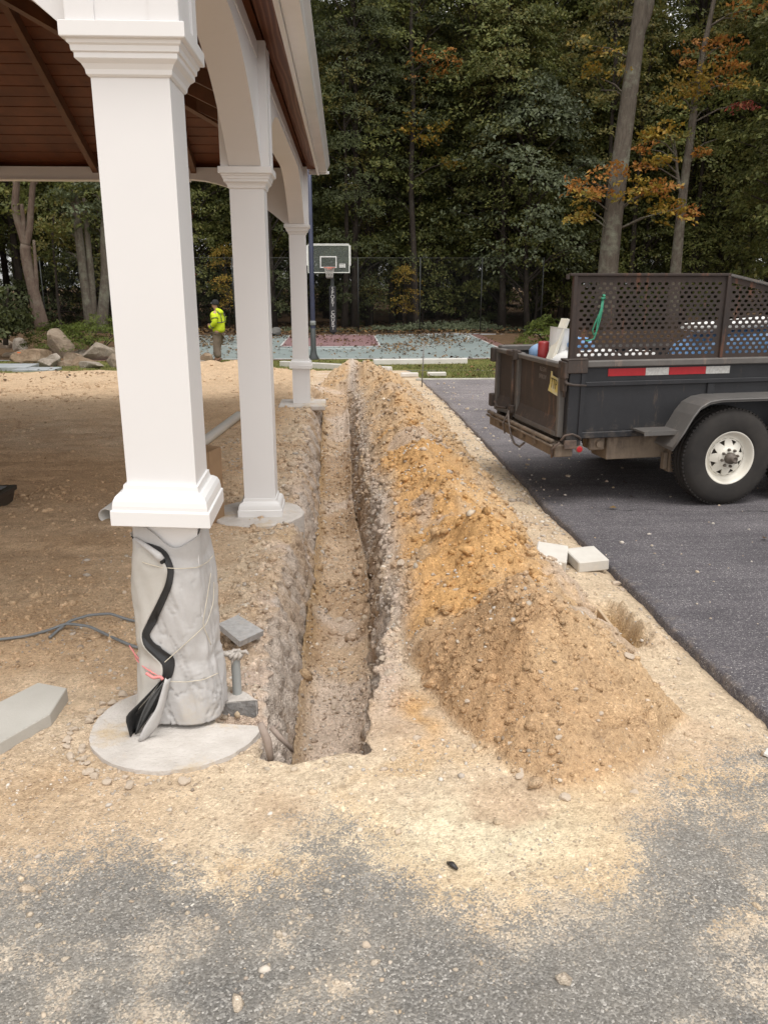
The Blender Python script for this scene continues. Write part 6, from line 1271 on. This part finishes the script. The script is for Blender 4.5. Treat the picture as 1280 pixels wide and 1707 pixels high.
# grass blades on the verge and the lawn
n = 46000; x = rg.uniform(-14, 13.5, n); y = rg.uniform(16.35, 25.2, n); keep = ((x > 1.65) | (y > 20.6)) & (vnoise(x*.6, y*.6, 4)+rg.uniform(0, .5, n) > .45); x, y = x[keep], y[keep]; n = len(x)
a = rg.uniform(0, 2*pi, n); h = rg.uniform(.03, .075, n); z = gz(y)-.01; wdt = .010
V_ = np.stack([np.stack([x-wdt*np.cos(a), y-wdt*np.sin(a), z], -1), np.stack([x+wdt*np.cos(a), y+wdt*np.sin(a), z], -1), np.stack([x+.03*np.sin(a*3), y+.03*np.cos(a*3), z+h], -1)], 1).reshape(-1, 3)
grm = island_mat('grass_blade', [(.07, .10, .022), (.11, .14, .03), (.16, .17, .045), (.22, .19, .08), (.09, .12, .025)], .8, .2); tag(link('grass', fast_mesh('grass', V_, np.arange(n*3).reshape(-1, 3)), grm), kind='stuff')

# ================================================================== STONES
stm = island_mat('pebble', [(.50, .41, .31), (.60, .52, .42), (.42, .32, .23), (.66, .61, .54), (.36, .30, .25), (.54, .42, .29), (.46, .42, .38)], .9, 0, .2, 3.0)
bm = bmesh.new(); bmesh.ops.create_icosphere(bm, subdivisions=1, radius=1); bm.verts.index_update(); IV = np.array([v.co[:] for v in bm.verts]); IF = np.array([[v.index for v in f.verts] for f in bm.faces]); bm.free()
def stones(name, x, y, size, m, seed, sink=.35, flat=.7, zz=None):
    rg = np.random.default_rng(seed); n = len(x); z = terrain(x, y)[0] if zz is None else zz; nv = len(IV)
    sc = size[:, None]*np.stack([rg.uniform(.7, 1.3, n), rg.uniform(.6, 1.0, n), rg.uniform(.45, .8, n)*flat/.7], -1); a = rg.uniform(0, 2*pi, n); tx = rg.normal(0, .35, n)
    P = IV[None]*(1+rg.normal(0, .22, (n, nv, 1))); P = P*sc[:, None]; c, s_ = np.cos(tx)[:, None], np.sin(tx)[:, None]; P = np.stack([P[..., 0], P[..., 1]*c-P[..., 2]*s_, P[..., 1]*s_+P[..., 2]*c], -1); c, s_ = np.cos(a)[:, None], np.sin(a)[:, None]
    P = np.stack([P[..., 0]*c-P[..., 1]*s_, P[..., 0]*s_+P[..., 1]*c, P[..., 2]], -1)+np.stack([x, y, z+size*(.5-sink)*.8], -1)[:, None]
    F_ = (IF[None]+(np.arange(n)*nv)[:, None, None]).reshape(-1, 3); return tag(link(name, fast_mesh(name, P.reshape(-1, 3), F_, False), m), kind='stuff')
def clods(name, x, y, size, seed, sink=.4):
    o = stones(name, x, y, size, GM, seed, sink, .8); _, cc, _, _, _ = terrain(x, y); g_ = np.random.default_rng(seed).uniform(.86, 1.16, len(x))[:, None]
    a = o.data.color_attributes.new('Col', 'FLOAT_COLOR', 'POINT'); q = np.concatenate([cc*g_, np.ones((len(x), 1))], 1).astype(np.float32); a.data.foreach_set('color', np.repeat(q, len(IV), 0).ravel()); return o
def scatter(n, seed, dens):
    rg = np.random.default_rng(seed); y = 1.35*np.exp(rg.uniform(0, math.log(15.5/1.35), n)); x = rg.uniform(-1, 1, n); x = np.where(rg.uniform(0, 1, n) < .72, -.45+x*(.5+.22*np.minimum(y, 5.5))+.12*y*.5, x*1.6); x = np.clip(x, -4.5, 1.56)
    _, _, du, mk, tr = terrain(x, y); k = rg.uniform(0, 1, n) < dens(x, y, du, mk, tr); return x[k], y[k], rg
cl = lambda x, y, s_, sd: sstep(.48, .74, vnoise(x/s_, y/s_, sd))
x, y, rg = scatter(60000, 501, lambda x, y, du, mk, tr: (.012+.20*cl(x, y, .28, 3)+.22*mk*(.2+cl(x, y, .2, 4))+.5*np.exp(-((x-1.46)/.1)**2-((y-3.75)/.4)**2)+.10*(y < 2.6)*cl(x, y, .2, 14)+.20*tr+.25*np.exp(-((x+.5)/.13)**2)*(y > 2.6)+.3*np.exp(-((x-.2)/.06)**2)*(y > 2.9)+.2*np.exp(-((np.hypot(x+.66, y-2.79)-.39)/.06)**2))*np.where(du < .5, .35, 1)*1.0+.40*sstep(1.05, 1.3, x)*(y > 2.5)*(.4+cl(x, y, .3, 12))*1)
s_ = .0042*np.exp(rg.normal(0, .48, len(x)))*np.clip((y/2.4), .75, 3)**.8; stones('pebbles', x, y, np.clip(s_, .002, .03), stm, 601)
x, y, rg = scatter(52000, 502, lambda x, y, du, mk, tr: .62*mk*(.35+.9*cl(x, y, .3, 6))+.22*tr+.40*np.exp(-((x+.55)/.14)**2)*(y > 2.9)*(.3+cl(x, y, .3, 8))+.4*np.exp(-((x-.2)/.07)**2)*(y > 2.9)+.015)
s_ = .0068*np.exp(rg.normal(0, .55, len(x)))*np.clip((y/2.4), .8, 3)**.7; clods('soil_clods', x, y, np.clip(s_, .003, .04), 602)
x, y, rg = scatter(22000, 506, lambda x, y, du, mk, tr: .10*mk*cl(x, y, .34, 41)+.05*np.exp(-((x-.25)/.1)**2)*(y > 2.9)+.05*np.exp(-((x+.6)/.12)**2)*(y > 3)+.03*tr*cl(x, y, .4, 43))
clods('soil_lumps', x, y, np.clip(.016*np.exp(rg.normal(0, .35, len(x)))*np.clip(y/3.2, .8, 1.8), .008, .045), 607, .5)
rg = np.random.default_rng(504); n = 16000; y = 3.4*np.exp(rg.uniform(0, math.log(19.5/3.4), n)); x = -.6-rg.uniform(0, 1, n)*np.minimum(7, y*.42+.2); k = rg.uniform(0, 1, n) < (.12+.8*cl(x, y*.6, .8, 31)); x, y = x[k], y[k]
s_ = .0065*np.exp(rg.normal(0, .5, len(x)))*np.clip(y/3.4, 1, 4)**.7; clods('yard_clods', x, y, np.clip(s_, .004, .04), 604, .45)
rg = np.random.default_rng(505); n = 260; y = rg.uniform(2.6, 15.5, n); x = 1.63+rg.exponential(.9, n); k = x < 6; x, y = x[k], y[k]; stones('pebbles', x, y, .0045*np.exp(rg.normal(0, .4, len(x)))*np.clip(y/3, 1, 3), stm, 605, .35, .7, gz(y)+.03)
n = 26; y = rg.uniform(4, 15.5, n); x = rg.uniform(1.8, 6, n); litter_of('fallen_leaves', x, y, gz(y)+.045, .05, fl, 8)
# bigger stones, each its own
SMESH = []
for k in range(6):
    me = rock_mesh('stone', (1, .78, .62), 100+k, 6, 2); SMESH.append(me)
stone_m = mat('field_stone', (.54, .45, .355), (.43, .345, .265), .9, 14, 60, .4, .006, stain=((.60, .53, .45), 9, .62))
def stone(px, py, wpx, label, grp, k=None):
    p = onG(px, py)
    for _ in range(8):     # walk along the sight line onto the heap or ground
        d = ray(px, py); 
    d = d/d.y; qs = np.linspace(1.2, 14.0, 700); zt = terrain(d.x*qs, qs)[0]; k_ = np.nonzero(CAMZ+d.z*qs <= zt)[0]; hit = CAM+d*float(qs[k_[0]]) if len(k_) else None
    c = hit or p; r = wpx*.5*(c-CAM).length/FPX; o = link('stone', SMESH[(k if k is not None else random.randrange(6))], stone_m if not SMESH[0].materials else None)
    o.location = (c.x, c.y, c.z-.25*r); o.scale = (r, r, r); o.rotation_euler = (random.uniform(-.2, .2), random.uniform(-.2, .2), random.uniform(0, 6.28)); return tag(o, label, 'stone', grp)
for me in SMESH: me.materials.append(stone_m)
gm_, gf, gt_ = 'stones lodged in the dirt mound', 'stones lying along the foot of the dirt mound', 'stones on the trench floor'
for (x, y, w_) in ((877, 1207, 16), (969, 1276, 18), (886, 1055, 16), (1000, 1190, 14), (1045, 1095, 22), (868, 1288, 20), (790, 1245, 14), (960, 1150, 13), (800, 1100, 14), (900, 1120, 12), (1010, 1240, 16), (850, 1240, 14), (760, 985, 16), (700, 890, 14), (745, 800, 12), (690, 720, 10), (660, 690, 9), (780, 1170, 14), (930, 1230, 15), (820, 1020, 15)): stone(x, y, w_, 'rounded tan stone lodged in the face of the dirt mound', gm_)
for (x, y, w_) in ((943, 1332, 28), (1057, 1322, 18), (870, 1296, 22), (1015, 1280, 14), (655, 1267, 18), (640, 1100, 22), (655, 1060, 18), (648, 1125, 24), (665, 1040, 16), (668, 940, 22), (650, 1000, 15), (1025, 975, 20), (1035, 985, 14), (1185, 1160, 14), (1130, 1100, 13), (1045, 980, 14), (1240, 1165, 16)): stone(x, y, w_, 'smooth pale stone lying along the foot of the dirt mound', gf)
for (x, y, w_) in ((565, 1035, 20), (560, 1118, 18), (575, 1115, 16), (540, 940, 14), (560, 935, 16), (552, 945, 14), (570, 1060, 12), (555, 1180, 16), (530, 1015, 12), (585, 1090, 12)): stone(x, y, w_, 'pale stone on the floor of the trench', gt_)
stone(696, 1232+0, 18, 'lone white stone on the dusty ground in front of the orange patch', None); stone(611, 1578, 18, 'pinkish stone on the grey pavement nearest the camera', None); stone(477, 1408, 14, 'small tan stone on the dusty pavement below the trench end', None); stone(912, 1544, 16, 'orange stone on the dusty pavement right of the black plug', None); stone(138, 1415, 14, 'pale stone on the dusty pavement at the lower left', None); stone(308, 1305, 26, 'long pale stone chip in front of the round concrete footing', None)
for k in range(44):
    a = R_(92+3.8*k+random.uniform(-2, 2)); q = .345+random.uniform(0, .06); x, y = -.645+q*cos(a), 2.79+q*sin(a); r = random.uniform(.009, .025)
    o = link('stone', SMESH[k % 6], None); o.location = (x, y, float(terrain(np.array([x]), np.array([y]))[0][0])-.1*r); o.scale = (r, r, r); o.rotation_euler = (random.uniform(-.3, .3), random.uniform(-.3, .3), random.uniform(0, 6.28)); tag(o, 'pebble in the band of stones round the edge of the near footing', 'stone', 'pebbles round the near footing')
